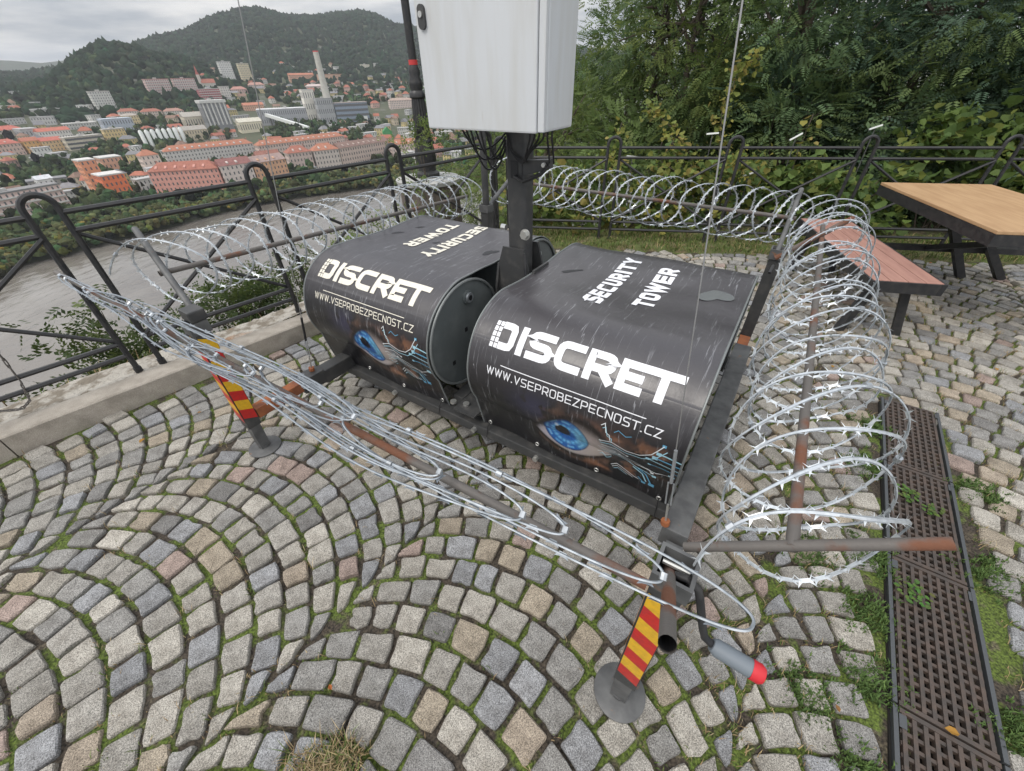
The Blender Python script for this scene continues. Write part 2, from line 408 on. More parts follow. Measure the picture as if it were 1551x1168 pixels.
# --- blob trees (far woods): jittered icosahedra
def ico(sub):
    bm = bmesh.new(); bmesh.ops.create_icosphere(bm, subdivisions=sub, radius=1)
    v = np.array([x.co[:] for x in bm.verts]); f = np.array([[q.index for q in p.verts] for p in bm.faces]); bm.free(); return v, f
ICO1, ICF1 = ico(1); ICO2, ICF2 = ico(2)
def blobs(name, C, rad, hfac, colors, kind='stuff', sub=1, jit=.3, label=None, cat=None):
    v0, f0 = (ICO1, ICF1) if sub == 1 else (ICO2, ICF2)
    n = len(C); m = len(v0)
    J = 1 + rng.normal(0, jit, (n, m, 1))
    P = v0[None] * J
    ang = rng.uniform(0, 6.28, n); ca, sa = np.cos(ang)[:, None], np.sin(ang)[:, None]
    P = np.stack([P[..., 0] * ca - P[..., 1] * sa, P[..., 0] * sa + P[..., 1] * ca, P[..., 2] * np.asarray(hfac).reshape(-1, 1)], -1)
    P = P * np.asarray(rad).reshape(-1, 1, 1) + np.asarray(C)[:, None, :]
    Fc = (f0[None] + (np.arange(n) * m)[:, None, None]).reshape(-1, 3)
    cl = np.repeat(np.asarray(colors)[:, None, :], m, 1) * (1 + rng.normal(0, .16, (n, m, 1)))
    me = np_mesh(name, P.reshape(-1, 3), None, Fc, 'far_tree', np.clip(cl.reshape(-1, 3), 0, 1), smooth=(name == 'forest'))
    return tag(link(name, me), label, cat, kind=kind)
def tree_cols(n, base, var=.25):
    b = np.array(base)[None] * (1 + rng.normal(0, var, (n, 1)))
    b[:, 0] *= 1 + rng.normal(0, .18, n); return np.clip(b, .006, 1)
# wooded slopes (r 1250..2700) - a far-off wood that reads as one mass
n = 25000
a = np.radians(rng.uniform(-58, 16, n)); r_ = np.sqrt(rng.uniform(1060 ** 2, 2680 ** 2, n))
x, y = r_ * np.sin(a), r_ * np.cos(a); z = ground(x, y)
azd = np.degrees(a)
hill1 = np.exp(-((azd + 36.8) / 6) ** 2) * np.exp(-((r_ - 1450) / 330) ** 2)
keep = (rng.random(n) < np.where(hill1 > .10, 1, np.where(r_ < 1180, 0, 1) * np.where(r_ < 1500, .22, np.where(r_ < 1700, .7, 1))))
x, y, z = x[keep], y[keep], z[keep]; n = len(x)
rad = rng.uniform(5.5, 9.5, n)
blobs('forest', np.stack([x, y, z + rad * .45], -1), rad, rng.uniform(.8, 1.25, n), tree_cols(n, (.015, .028, .014), .34), label='dark mixed forest covering the hills beyond the town', cat='forest')
# trees between the houses
n = 11000
a = np.radians(rng.uniform(-60, 5, n)); r_ = rng.uniform(440, 1380, n)
x, y = r_ * np.sin(a), r_ * np.cos(a)
k = smooth_noise(x * .004, y * .004, 5, 3) > -.08
x, y, r_ = x[k], y[k], r_[k]; n = len(x)
TT = (x, y, rng.uniform(3.2, 6.5, n))

# ------------------------------------------------------------------ the town across the river
# name, x, y, ground z, length, depth, wall height, bearing of facade, roof kind, roof height, wall colour, roof colour, floors, label, category
TOWN = [
('apartment_block', -287.5, 406.2, -80.0, 55.6, 16, 20.7, 12.3, 'hip', 6, (0.657, 0.332, 0.276), (0.336, 0.134, 0.095), 5, 'long salmon pink apartment block with orange hip roof above the river bank', 'apartment block'),
('apartment_block', -361.9, 567.7, -80.0, 94.6, 14, 19.3, 42.2, 'hip', 5, (0.59, 0.568, 0.545), (0.392, 0.168, 0.106), 5, 'long pale grey apartment block with a bright orange hip roof', 'apartment block'),
('apartment_block', -398.3, 512.1, -80.0, 16.9, 14, 19.3, 51.7, 'hip', 5, (0.702, 0.59, 0.523), (0.392, 0.168, 0.106), 4, 'short cream block with orange hip roof at the end of the long pale grey block', 'apartment block'),
('flat_roofed_block', -353.9, 399.4, -80.0, 17.0, 20, 19.3, 55.3, 'flat', 0, (0.724, 0.198, 0.086), (0.616, 0.605, 0.582), 4, 'vivid orange red flat block with pale roof beside dark conifers', 'apartment block'),
('flat_roofed_block', -388.6, 422.1, -80.0, 11.8, 16, 27.6, 56.4, 'flat', 0, (0.702, 0.31, 0.176), (0.616, 0.605, 0.582), 6, 'tall salmon orange flat block behind the vivid orange red one', 'apartment block'),
('flat_roofed_block', -455.8, 526.8, -80.0, 19.3, 22, 16.6, 54.6, 'flat', 0, (0.657, 0.366, 0.254), (0.56, 0.56, 0.538), 3, 'pale salmon flat block with ribbed end behind the orange blocks', 'apartment block'),
('panel_block', -387.7, 339.4, -80.0, 64.5, 13, 17.9, 66.7, 'flat', 0, (0.646, 0.5, 0.456), (0.224, 0.224, 0.224), 4, 'long pink and white panel block with dark flat roof close to the river', 'apartment block'),
('low_shed', -469.8, 457.6, -80.0, 30.2, 16, 6.9, 45.8, 'flat', 0, (0.366, 0.344, 0.321), (0.224, 0.224, 0.235), 1, 'long low grey shed behind the pink and white panel block', 'shed'),
('small_hall', -458.0, 442.5, -80.0, 11.7, 10, 9.7, 59.9, 'gable', 3, (0.702, 0.702, 0.702), (0.616, 0.638, 0.672), 1, 'small white gabled hall standing by the low grey shed', 'hall'),
('town_house', -656.7, 606.1, -70.3, 42.1, 14, 13.8, 55.4, 'hip', 5, (0.59, 0.433, 0.366), (0.448, 0.146, 0.112), 3, 'red roofed row house at the edge of the town', 'house'),
('town_house', -737.3, 699.6, -57.2, 46.5, 16, 9.2, 63.9, 'hip', 5, (0.59, 0.534, 0.456), (0.47, 0.146, 0.112), 3, 'cream house with wide red roof behind the red roofed row', 'house'),
('town_house', -638.1, 631.5, -69.5, 16.5, 12, 13.8, 59.2, 'gable', 4, (0.68, 0.411, 0.176), (0.403, 0.157, 0.101), 3, 'ochre orange gabled house beside the red roofed row', 'house'),
('town_house', -623.6, 645.8, -69.5, 22.3, 12, 12.4, 57.9, 'gable', 4, (0.646, 0.456, 0.254), (0.47, 0.146, 0.112), 3, 'ochre house with red roof next to the long beige office', 'house'),
('warehouse', -705.5, 703.8, -59.6, 19.4, 30, 12.4, 58.9, 'flat', 0, (0.422, 0.422, 0.433), (0.426, 0.426, 0.426), 1, 'plain grey flat warehouse beside the white arched hall', 'warehouse'),
('market_hall', -672.2, 708.3, -61.7, 37.4, 14, 11.0, 62.1, 'gable', 4, (0.724, 0.702, 0.668), (0.47, 0.157, 0.112), 2, 'white hall with red roof and arched gable', 'hall'),
('office_block', -599.6, 668.9, -70.3, 44.7, 14, 15.2, 62.7, 'flat', 0, (0.59, 0.534, 0.433), (0.47, 0.448, 0.403), 3, 'long beige office with dark window bands', 'office'),
('office_block', -578.3, 702.3, -67.9, 25.3, 12, 17.9, 53.4, 'flat', 0, (0.646, 0.5, 0.254), (0.448, 0.426, 0.381), 4, 'yellow ochre office between the beige office and the silos', 'office'),
('factory_hall', -612.8, 759.0, -60.0, 39.2, 20, 19.3, 52.8, 'flat', 0, (0.433, 0.478, 0.545), (0.504, 0.56, 0.627), 2, 'blue grey factory hall behind the ochre office', 'factory'),
('town_block', -611.9, 790.6, -55.5, 21.3, 12, 16.6, 51.7, 'hip', 3, (0.68, 0.556, 0.31), (0.403, 0.358, 0.314), 4, 'yellow town block behind the blue grey factory hall', 'apartment block'),
('town_block', -645.3, 835.5, -45.3, 27.5, 12, 10.2, 51.6, 'hip', 4, (0.68, 0.624, 0.568), (0.336, 0.134, 0.095), 3, 'white town block with red roof above the yellow one', 'apartment block'),
('town_block', -615.4, 847.9, -46.8, 29.4, 12, 10.2, 49.9, 'hip', 4, (0.657, 0.545, 0.478), (0.336, 0.134, 0.095), 3, 'cream town block with red roof in a row of three', 'apartment block'),
('town_block', -591.4, 869.7, -46.9, 28.8, 12, 9.2, 48.1, 'hip', 4, (0.68, 0.646, 0.59), (0.381, 0.224, 0.179), 3, 'pale town block with brown roof in a row of three', 'apartment block'),
('warehouse', -682.8, 772.1, -54.2, 41.9, 18, 8.1, 46.9, 'flat', 0, (0.5, 0.5, 0.478), (0.56, 0.56, 0.538), 2, 'long pale grey warehouse below the panel block', 'warehouse'),
('warehouse', -782.6, 838.0, -37.3, 38.6, 18, 8.1, 56.9, 'flat', 0, (0.478, 0.478, 0.456), (0.504, 0.504, 0.493), 2, 'grey warehouse among trees at the foot of the wooded hill', 'warehouse'),
('gabled_hall', -525.9, 815.7, -61.0, 33.3, 22, 17.9, 46.7, 'gable', 6, (0.646, 0.59, 0.478), (0.403, 0.381, 0.336), 1, 'tall beige gabled hall beside the black framed plant', 'hall'),
('gabled_hall', -492.2, 743.3, -70.2, 40.7, 20, 13.8, 47.4, 'gable', 5, (0.612, 0.534, 0.388), (0.336, 0.314, 0.28), 2, 'ochre gabled hall with grey roof in front of the tall beige one', 'hall'),
('process_plant', -487.2, 816.1, -63.9, 36.9, 22, 41.4, 44.7, 'flat', 0, (0.254, 0.265, 0.276), (0.616, 0.627, 0.627), 1, 'dark process plant with white columns and pale top slab', 'plant'),
('domed_hall', -434.6, 812.6, -67.4, 35.8, 20, 15.2, 42.0, 'gable', 5, (0.702, 0.646, 0.5), (0.56, 0.538, 0.448), 1, 'cream hall with pale gabled roof beside the white conveyor', 'hall'),
('factory_hall', -399.4, 888.1, -62.3, 95.6, 30, 23.5, 24.2, 'flat', 0, (0.366, 0.377, 0.4), (0.672, 0.683, 0.694), 2, 'long grey factory with white roof below the tall chimney', 'factory'),
('factory_tower', -357.9, 898.0, -62.5, 19.6, 18, 49.7, 35.6, 'flat', 0, (0.68, 0.657, 0.59), (0.56, 0.56, 0.538), 3, 'white boxy factory tower at the foot of the chimney', 'factory'),
('factory_hall', -329.7, 891.6, -64.3, 28.2, 18, 38.6, 34.2, 'flat', 0, (0.388, 0.4, 0.411), (0.336, 0.336, 0.336), 3, 'grey factory block between the chimney and the glazed office', 'factory'),
('glazed_office', -289.5, 914.8, -63.9, 58.5, 20, 30.4, 25.3, 'flat', 0, (0.254, 0.31, 0.388), (0.358, 0.314, 0.302), 4, 'blue glazed factory office with white sign', 'office'),
('apartment_block', -273.5, 626.1, -80.0, 117.8, 14, 17.9, 48.5, 'hip', 5, (0.646, 0.512, 0.456), (0.392, 0.168, 0.106), 4, 'long pink apartment block with long orange roof beyond the nearer red roofs', 'apartment block'),
('town_house', -230.0, 508.0, -80.0, 24.6, 16, 19.3, 38.2, 'hip', 6, (0.59, 0.478, 0.433), (0.336, 0.134, 0.095), 4, 'brown pink corner house with deep red hip roof', 'house'),
('town_house', -205.8, 522.5, -80.0, 27.2, 16, 19.3, 35.3, 'hip', 6, (0.59, 0.523, 0.478), (0.392, 0.168, 0.106), 4, 'pale house with orange hip roof beside the brown roofed row', 'house'),
('town_row', -174.3, 558.3, -80.0, 71.8, 14, 19.3, 54.8, 'gable', 5, (0.568, 0.456, 0.4), (0.224, 0.146, 0.123), 4, 'long town row with dark brown roof', 'row house'),
('town_house', -126.0, 581.0, -80.0, 37.3, 14, 16.6, 26.1, 'hip', 5, (0.59, 0.478, 0.433), (0.392, 0.168, 0.106), 4, 'house with orange roof beside the lamp post', 'house'),
('town_row', -250.6, 417.2, -80.0, 25.7, 14, 22.1, 44.8, 'gable', 5, (0.68, 0.59, 0.545), (0.246, 0.112, 0.101), 5, 'white and pink town row with dark red roof beside the salmon block', 'row house'),
('town_row', -233.1, 441.3, -80.0, 32.0, 14, 20.7, 53.4, 'gable', 5, (0.68, 0.4, 0.254), (0.336, 0.246, 0.224), 5, 'peach orange town row facing the river', 'row house'),
('town_house', -269.4, 517.8, -80.0, 23.7, 12, 15.2, 41.3, 'gable', 5, (0.68, 0.59, 0.523), (0.291, 0.134, 0.101), 3, 'cream gabled house with deep red roof behind the peach row', 'house'),
('tower_block', -655.4, 1207.3, -2.8, 25.7, 16, 40.8, 42.4, 'flat', 0, (0.68, 0.68, 0.657), (0.448, 0.448, 0.448), 10, 'white tower block at the foot of the big wooded ridge', 'tower block'),
('tower_block', -665.3, 1310.5, -6.1, 24.3, 16, 42.9, 40.8, 'flat', 0, (0.657, 0.579, 0.411), (0.448, 0.426, 0.381), 10, 'sand coloured tower block next to the white one', 'tower block'),
('panel_block', -662.2, 962.9, -19.0, 38.8, 14, 26.6, 48.4, 'flat', 0, (0.657, 0.478, 0.456), (0.448, 0.224, 0.202), 7, 'pink and white panel block at the end of the small wooded hill', 'apartment block'),
('panel_block', -633.5, 998.7, -18.9, 37.2, 14, 26.6, 46.3, 'flat', 0, (0.657, 0.5, 0.478), (0.47, 0.246, 0.224), 7, 'rose and white panel block beside a church', 'apartment block'),
('panel_block', -582.7, 982.9, -31.6, 37.1, 14, 22.5, 44.6, 'flat', 0, (0.5, 0.164, 0.176), (0.448, 0.426, 0.403), 6, 'dark red and white panel block below the church', 'apartment block'),
('panel_block', -569.5, 1016.0, -30.9, 16.1, 14, 24.5, 43.2, 'flat', 0, (0.657, 0.635, 0.59), (0.448, 0.426, 0.403), 6, 'pale end block joined to the dark red panel block', 'apartment block'),
('panel_block', -702.5, 865.5, -34.2, 28.2, 14, 26.6, 53.0, 'flat', 0, (0.59, 0.59, 0.556), (0.448, 0.426, 0.403), 7, 'grey white panel block half hidden by poplars', 'apartment block'),
('panel_block', -568.3, 1418.8, -3.0, 65.8, 14, 15.3, 35.8, 'gable', 4, (0.646, 0.366, 0.254), (0.448, 0.179, 0.112), 4, 'orange panel row on the slope under the tallest ridge, with a gabled roof', 'apartment block'),
('panel_block', -498.6, 1451.1, -3.3, 70.3, 14, 15.3, 32.9, 'flat', 0, (0.68, 0.433, 0.299), (0.448, 0.224, 0.157), 4, 'peach panel row with flat roof on the slope under the tallest ridge', 'apartment block'),
('apartment_block', -220.6, 1038.3, -50.7, 50.2, 16, 14.3, 25.9, 'hip', 4, (0.646, 0.545, 0.5), (0.381, 0.291, 0.246), 4, 'pink white apartment house near the lamp post', 'apartment block'),
('town_block', -575.0, 1081.3, -25.3, 29.8, 14, 13.2, 41.9, 'hip', 5, (0.635, 0.456, 0.411), (0.426, 0.224, 0.19), 4, 'pink town block beside the dark red panel block', 'apartment block'),
('town_block', -591.3, 1196.5, -18.3, 35.0, 14, 12.3, 40.2, 'hip', 5, (0.657, 0.545, 0.5), (0.426, 0.246, 0.202), 4, 'pale pink town block under the sand coloured tower block', 'apartment block'),
('town_block', -501.6, 975.2, -45.2, 36.4, 14, 9.2, 41.1, 'gable', 4, (0.646, 0.388, 0.276), (0.448, 0.19, 0.123), 3, 'orange low block left of the long grey factory', 'apartment block'),
('town_block', -468.1, 1232.8, -21.7, 40.5, 14, 10.2, 34.7, 'hip', 4, (0.657, 0.523, 0.478), (0.56, 0.47, 0.448), 3, 'pale low block behind the factory tower', 'apartment block'),
('townhall', -429.9, 1582.4, 20.1, 26.2, 12, 14.3, 29.1, 'flat', 0, (0.702, 0.657, 0.534), (0.56, 0.515, 0.448), 4, 'cream block high on the wooded slope', 'apartment block'),
]
def colored(V, quads, tris, c, material): 
    return np_mesh('part', V, quads, tris, material, np.tile(np.array(c, float), (len(V), 1)))
def roof_mesh(L, D, h, rh, kind, over=.6):
    l, d = L / 2 + over, D / 2 + over
    i = d if kind == 'hip' else 0.0
    i = min(i, l * .8)
    V = [(-l, -d, h), (l, -d, h), (l, d, h), (-l, d, h), (-l + i, 0, h + rh), (l - i, 0, h + rh)]
    return V, [(0, 1, 5, 4), (2, 3, 4, 5)], [(1, 2, 5), (3, 0, 4)], [(0, 3, 2, 1)]
def make_building(row, detail=True, group=None):
    nm, x, y, z, L, D, h, ang, rk, rh, wc, rc, fl, lab, cat = row
    t = thing(nm, lab, cat, (x, y, z), math.radians(ang), group)
    w = MB().box(-L / 2, L / 2, -D / 2, D / 2, -6, h).build('wall', 'wall_paint', t, color=wc)
    if rk == 'flat':
        MB().box(-L / 2 - .3, L / 2 + .3, -D / 2 - .3, D / 2 + .3, h - .4, h + .7).build('roof', 'roof_tile', t, color=rc)
        if L > 20 and detail: MB().box(-3, 2, -2, 2, h + .7, h + 2.6).build('stair_head', 'wall_paint', t, color=(.45, .44, .42))
    else:
        V, q, tr, bt = roof_mesh(L, D, h, rh, rk)
        r = link('roof', colored(V, q + bt, tr, rc, 'roof_tile'), t)
        if detail:
            for cxk in np.arange(-L / 2 + 6, L / 2 - 4, 14.0):
                MB().box(cxk, cxk + 1.1, .8, 1.7, h + rh * .4, h + rh + 1.0).build('chimney_stack', 'wall_paint', r, color=(.36, .2, .16))
        if detail and L > 24 and y < 660:
            for cxk in np.arange(-L / 2 + 7, L / 2 - 6, 7.5):
                MB().prism([(-D / 2 + 1.2, h + .3), (-D / 2 + 4.2, h + .3 + rh * .55), (-D / 2 + 1.2, h + 2.1)], 0, cxk - .9, cxk + .9).build('dormer', 'wall_paint', r, color=tuple(c * .8 for c in wc))
    # windows: too small to pick apart one by one, real recessed-look panes joined into one part
    m = MB(); fh = h / max(fl, 1)
    if fl > 1 or detail:
        for side in ('f', 'l', 'r'):
            W = L if side == 'f' else D
            k = max(2, int(W / 3.4))
            for f in range(fl):
                z0 = f * fh + fh * .28; z1 = z0 + fh * .5
                for i in range(k):
                    c = -W / 2 + (i + .5) * W / k; hw = .55
                    if side == 'f': m.box(c - hw, c + hw, -D / 2 - .12, -D / 2 + .2, z0, z1)
                    elif side == 'l': m.box(-L / 2 - .12, -L / 2 + .2, c - hw, c + hw, z0, z1)
                    else: m.box(L / 2 - .2, L / 2 + .12, c - hw, c + hw, z0, z1)
        tag(m.build('windows', 'pane', t), kind='stuff')
    return t
for row in TOWN:
    t = make_building(row)
    nm, x, y, z, L, D, h, ang, rk, rh, wc, rc, fl, lab, cat = row
    if 'pink and white' in lab or 'rose and white' in lab or 'dark red and white' in lab:      # balcony bands
        for f in range(fl):
            MB().box(-L / 2 + .5, L / 2 - .5, -D / 2 - 1.0, -D / 2 - .02, f * h / fl + .3, f * h / fl + 1.3).build('balcony_band', 'wall_paint', t, color=(.62, .6, .57))
    if 'dark window bands' in lab or nm == 'glazed_office':
        for f in range(fl):
            MB().box(-L / 2 + .5, L / 2 - .5, -D / 2 - .3, -D / 2 - .02, (f + .3) * h / fl, (f + .75) * h / fl).build('window_band', 'pane', t)
    if nm == 'glazed_office':
        MB().box(L / 2 - 20, L / 2 - 4, -D / 2 - .9, -D / 2 - .4, 3, 9).build('sign_board', 'white_slat', t)
    if nm == 'process_plant':
        for i in range(6):
            cxk = -L / 2 + (i + .5) * L / 6
            MB().box(cxk - 1.0, cxk + 1.0, -D / 2 - 1.2, -D / 2 - .05, 8, h).build('column', 'wall_paint', t, color=(.62, .62, .6))
        MB().box(-L / 2 - 1, L / 2 + 1, -D / 2 - 2, D / 2 + 1, h - 3, h + .9).build('top_slab', 'wall_paint', t, color=(.6, .6, .58))
# silos
for i in range(8):
    f = i / 7
    t = thing('silo', 'white cylindrical silo in a row beside the ochre office', 'silo', (-527 + 34 * f, 686 + 36 * f, -72), 0, 'white silos')
    MB().lathe((0, 0, 0), [(2.6, -4), (2.6, 19), (1.0, 21)], 12).build('shell', 'white_slat', t, smooth=True)
    MB().box(-.9, .9, -.9, .9, 21, 23).build('hatch', 'grey_steel', t)
# tall factory chimney
t = thing('factory_chimney', 'tall tapering concrete chimney with red top band above the factory', 'chimney', (-326, 905, -63))
MB().lathe((0, 0, 0), [(7.5, -3), (6.9, 25), (4.8, 85), (4.5, 102)], 18).build('shaft', 'chimney_concrete', t, smooth=True)
MB().lathe((0, 0, 0), [(4.7, 102.0), (4.6, 103.6)], 18).build('red_top_band', 'red_band', t)
MB().lathe((0, 0, 0), [(9.6, 25), (9.6, 29)], 14).build('platform', 'chimney_concrete', t)
# church with red spire
t = thing('church', 'white church with twin windowed tower and red spire at the hill foot', 'church', (-622, 1060, -14), math.radians(40))
MB().box(-12, 12, -6, 6, -6, 14).build('nave', 'wall_paint', t, color=(.6, .57, .52))
V, q, tr, bt = roof_mesh(24, 12, 14, 7, 'gable'); link('roof', colored(V, q + bt, tr, (.36, .14, .1), 'roof_tile'), t)
MB().box(-16, -11, -3, 3, -6, 28).build('bell_tower', 'wall_paint', t, color=(.6, .55, .5))
MB().lathe((-13.5, 0, 28), [(3.4, 0), (1.6, 5), (1.8, 7), (.1, 16)], 8).build('spire', 'roof_tile', t, color=(.36, .1, .08))
# white conveyor bridge
t = thing('conveyor_bridge', 'long white enclosed conveyor sloping down from the factory', 'conveyor', (-388, 842, -66))
MB().tube([(-50, 26, 22), (50, -26, 2)], 3.4, 4, rot=math.pi / 4).build('gallery', 'white_slat', t)
for k in (-.3, .1, .45):
    MB().box(k * 100 - 1, k * 100 + 1, -k * 52 - 1, -k * 52 + 1, -8, 10 - k * 20).build('trestle', 'grey_steel', t)
# green sheeted gable
t = thing('sheeted_house', 'narrow house wrapped in bright green sheeting', 'house', (-190, 756, -80), math.radians(20))
MB().prism([(-7, -4), (7, -4), (7, 14), (0, 20), (-7, 14)], 1, -6, 6).build('wall', 'wall_paint', t, color=(.06, .27, .1))
MB().box(-5, -2, -6.2, -5.9, 4, 8).build('window', 'pane', t)
# small houses scattered between the larger blocks and up the slopes
kinds = [('small white house with red roof among the trees of the far town', (.6, .58, .54), (.38, .14, .09)),
         ('small cream house with brown roof among the trees of the far town', (.56, .48, .36), (.25, .16, .12)),
         ('small pink house with red roof among the trees of the far town', (.56, .38, .33), (.36, .13, .09)),
         ('small yellow house with grey roof among the trees of the far town', (.58, .48, .24), (.22, .22, .23)),
         ('small white flat house with grey roof among the trees of the far town', (.6, .6, .58), (.4, .4, .4))]
kinds += [('pale grey flat roofed block among the trees of the far town', (.55, .55, .54), (.45, .45, .45)), ('long white flat roofed block among the trees of the far town', (.64, .63, .6), (.5, .5, .49))]
placed = [(b[1], b[2], max(b[4], b[5]) * .62) for b in TOWN] + [(-622, 1060, 20), (-326, 905, 14), (-388, 842, 55), (-510, 704, 28), (-190, 756, 14)]
cnt = 0
while cnt < 400:
    a = math.radians(random.uniform(-58, -3)); r_ = random.choice([random.uniform(520, 1000), random.uniform(800, 1250), random.uniform(1150, 1720)])
    x, y = r_ * math.sin(a), r_ * math.cos(a); azd = math.degrees(a)
    if math.exp(-((azd + 36.8) / 6) ** 2) * math.exp(-((r_ - 1450) / 330) ** 2) > .3: continue
    if r_ > 1400 and random.random() < .45: continue
    s = random.uniform(9, 20) if r_ < 1100 else random.uniform(9, 16)
    if any(math.hypot(x - p[0], y - p[1]) < p[2] + s * .7 for p in placed): continue
    placed.append((x, y, s * .7)); cnt += 1
    k = random.choice(kinds); v = random.uniform(.85, 1.12)
    if 'block' in k[0] and r_ < 1250: s *= 1.5
    row = ('flat_roofed_block' if 'block' in k[0] else 'small_house', x, y, float(ground(x, y)), s, random.uniform(8, 11), random.uniform(6, 11), random.uniform(0, 80), 'flat' if 'flat' in k[0] else random.choice(['gable', 'hip']), random.uniform(3, 5),
           tuple(c * v for c in k[1]), tuple(c * v for c in k[2]), 2, k[0], 'apartment block' if 'block' in k[0] else 'house')
    make_building(row, False, 'far town: ' + k[0].split(' among')[0] + 's')
# street with parked cars beside the salmon block
tag(MB().add([(-330, 400, -79.9), (-322, 404, -79.9), (-372, 470, -79.9), (-380, 466, -79.9)], [(0, 1, 2, 3)]).build('street', 'asphalt'), kind='structure')
for i in range(7):
    f = .05 + .12 * i
    c = random.choice([(.6, .6, .6), (.1, .1, .12), (.4, .05, .05), (.25, .27, .3)])
    t = thing('parked_car', 'car parked along the street beside the salmon pink block', 'car', (-324 - 50 * f, 405 + 66 * f, -79.9), math.radians(127), 'cars parked in the street across the river')
    MB().box(-2.2, 2.2, -.9, .9, .3, .95, .15).build('body', 'wall_paint', t, color=c)
    MB().box(-1.2, 1.1, -.8, .8, .95, 1.5, .2).build('cabin', 'pane', t)

x, y, rad = TT; n = len(x)
z = ground(x, y)
ok = np.ones(n, bool)
for b in TOWN:
    ca, sa = math.cos(math.radians(b[7])), math.sin(math.radians(b[7]))
    u_ = (x - b[1]) * ca + (y - b[2]) * sa; v_ = -(x - b[1]) * sa + (y - b[2]) * ca
    ok &= ~((np.abs(u_) < b[4] / 2 + 2) & (v_ < b[5] / 2 + 2) & (v_ > -b[5] / 2 - 10))
x, y, z, rad = x[ok], y[ok], z[ok], rad[ok]; n = len(x)
c_ = np.stack([x, y, z + rad * .8], -1); k_ = np.hypot(x, y) < 950; cl = tree_cols(n, (.036, .054, .023), .4)
far_c, far_r, far_l = c_[~k_], rad[~k_], cl[~k_]
nc, nr2, nl = np.repeat(c_[k_], 3, 0), np.repeat(rad[k_], 3) * rng.uniform(.45, .75, 3 * k_.sum()), np.repeat(cl[k_], 3, 0) * rng.uniform(.75, 1.25, (3 * k_.sum(), 1))
nc = nc + rng.normal(0, 1, nc.shape) * np.repeat(rad[k_], 3)[:, None] * np.array([.5, .5, .45])
ac, ar_, al_ = np.concatenate([far_c, nc]), np.concatenate([far_r, nr2]), np.concatenate([far_l, nl]); n = len(ac)
blobs('town_trees', ac, ar_, rng.uniform(.9, 1.4, n), al_, sub=1, jit=.2, label='leafy trees growing between the houses of the far town', cat='trees')
# bushes and willows along the far bank
n = 8000
a = np.radians(rng.uniform(-62, 4, n)); bk = np.interp(np.degrees(a), BANK_AZ, BANK_R)
d_ = rng.gamma(1.6, 16, n) + 4
r_ = bk + d_; x, y = r_ * np.sin(a), r_ * np.cos(a)
ok = np.ones(n, bool)
for b in TOWN:
    ca, sa = math.cos(math.radians(b[7])), math.sin(math.radians(b[7]))
    u_ = (x - b[1]) * ca + (y - b[2]) * sa; v_ = -(x - b[1]) * sa + (y - b[2]) * ca
    ok &= ~((np.abs(u_) < b[4] / 2 + 1) & (v_ < b[5] / 2 + 3) & (v_ > -b[5] / 2 - 9))
x, y, d_ = x[ok], y[ok], d_[ok]; n = len(x)
rad = rng.uniform(1.2, 3.0, n)
cl = tree_cols(n, (.06, .072, .03), .35); yel = rng.random(n) < .12; cl[yel] = cl[yel] * np.array([1.6, 1.2, .7])
blobs('riverside_bushes', np.stack([x, y, -80.5 - np.clip(12 - d_, 0, 12) * .15 + rng.uniform(.2, 1, n) ** .7 * (5.5 + 3.0 * smooth_noise(x * .05, y * .05, 3, 2))], -1), rad, rng.uniform(.75, 1.2, n), cl, sub=1, jit=.16, label='pale willows and bushes lining the far river bank', cat='bushes')

# ------------------------------------------------------------------ terrace: edge lines
gF = np.array([.685, .728]); oF = np.array([-.728, .685]); F0 = np.array([-2.39, 2.2])       # left fence line, outward normal
gB = np.array([.985, -.171]); oB = np.array([.171, .985]); B0 = np.array([1.143, 4.85])     # back fence line
def Fp(s, o=0.0): p = F0 + s * gF + o * oF; return (p[0], p[1])
def Bp(s, o=0.0): p = B0 + s * gB + o * oB; return (p[0], p[1])
def leftside(x, y): return (np.asarray(x) - F0[0]) * oF[0] + (np.asarray(y) - F0[1]) * oF[1]
def backside(x, y): return (np.asarray(x) - B0[0]) * oB[0] + (np.asarray(y) - B0[1]) * oB[1]

# hillside falling to the river: steep past the left fence, gentler wooded slope past the back fence
edge = [(Fp(s, .22), oF, 1.0) for s in (-14, -8, -5, -3, -2, -1, 0, 1, 2, 3)]
for k, (p, w) in enumerate(zip([(-.35, 5.0), (-.1, 5.3)], (.9, .8))):
    ang = k / 1.5; o = oF * (1 - ang * .6) + oB * (ang * .6); edge.append((p, o / np.hypot(*o), w))
edge += [(Bp(s, .25), oB, max(.0, .7 - .18 * (s + 1))) for s in (-.6, .6, 1.6, 2.6, 3.6, 5, 7, 10, 16, 30)]
offs = [0, .15, .5, 1.2, 2.5, 5, 9, 15, 26, 45, 80, 140]
steep = [0, -.06, -.35, -1.0, -2.3, -5.0, -10, -18, -31, -50, -78, -92]
mild = [0, -.03, -.08, -.12, -.25, -.7, -2.0, -5, -12, -26, -60, -92]
V = []; F = []
for p, o, w in edge:
    for k, d in enumerate(offs):
        zz = steep[k] * w + mild[k] * (1 - w) - .02
        jx = .25 * d * .2 * math.sin(p[0] * 3 + d) if d > .4 else 0
        V.append((p[0] + o[0] * d + jx, p[1] + o[1] * d, zz + (.08 * math.sin(p[0] * 5 + d * 3) if d > .4 else 0)))
m_ = len(offs)
for i in range(len(edge) - 1):
    for k in range(m_ - 1): F.append((i * m_ + k, (i + 1) * m_ + k, (i + 1) * m_ + k + 1, i * m_ + k + 1))
tag(link('hillside', np_mesh('hillside', V, F, material='soil', smooth=True)), kind='structure')

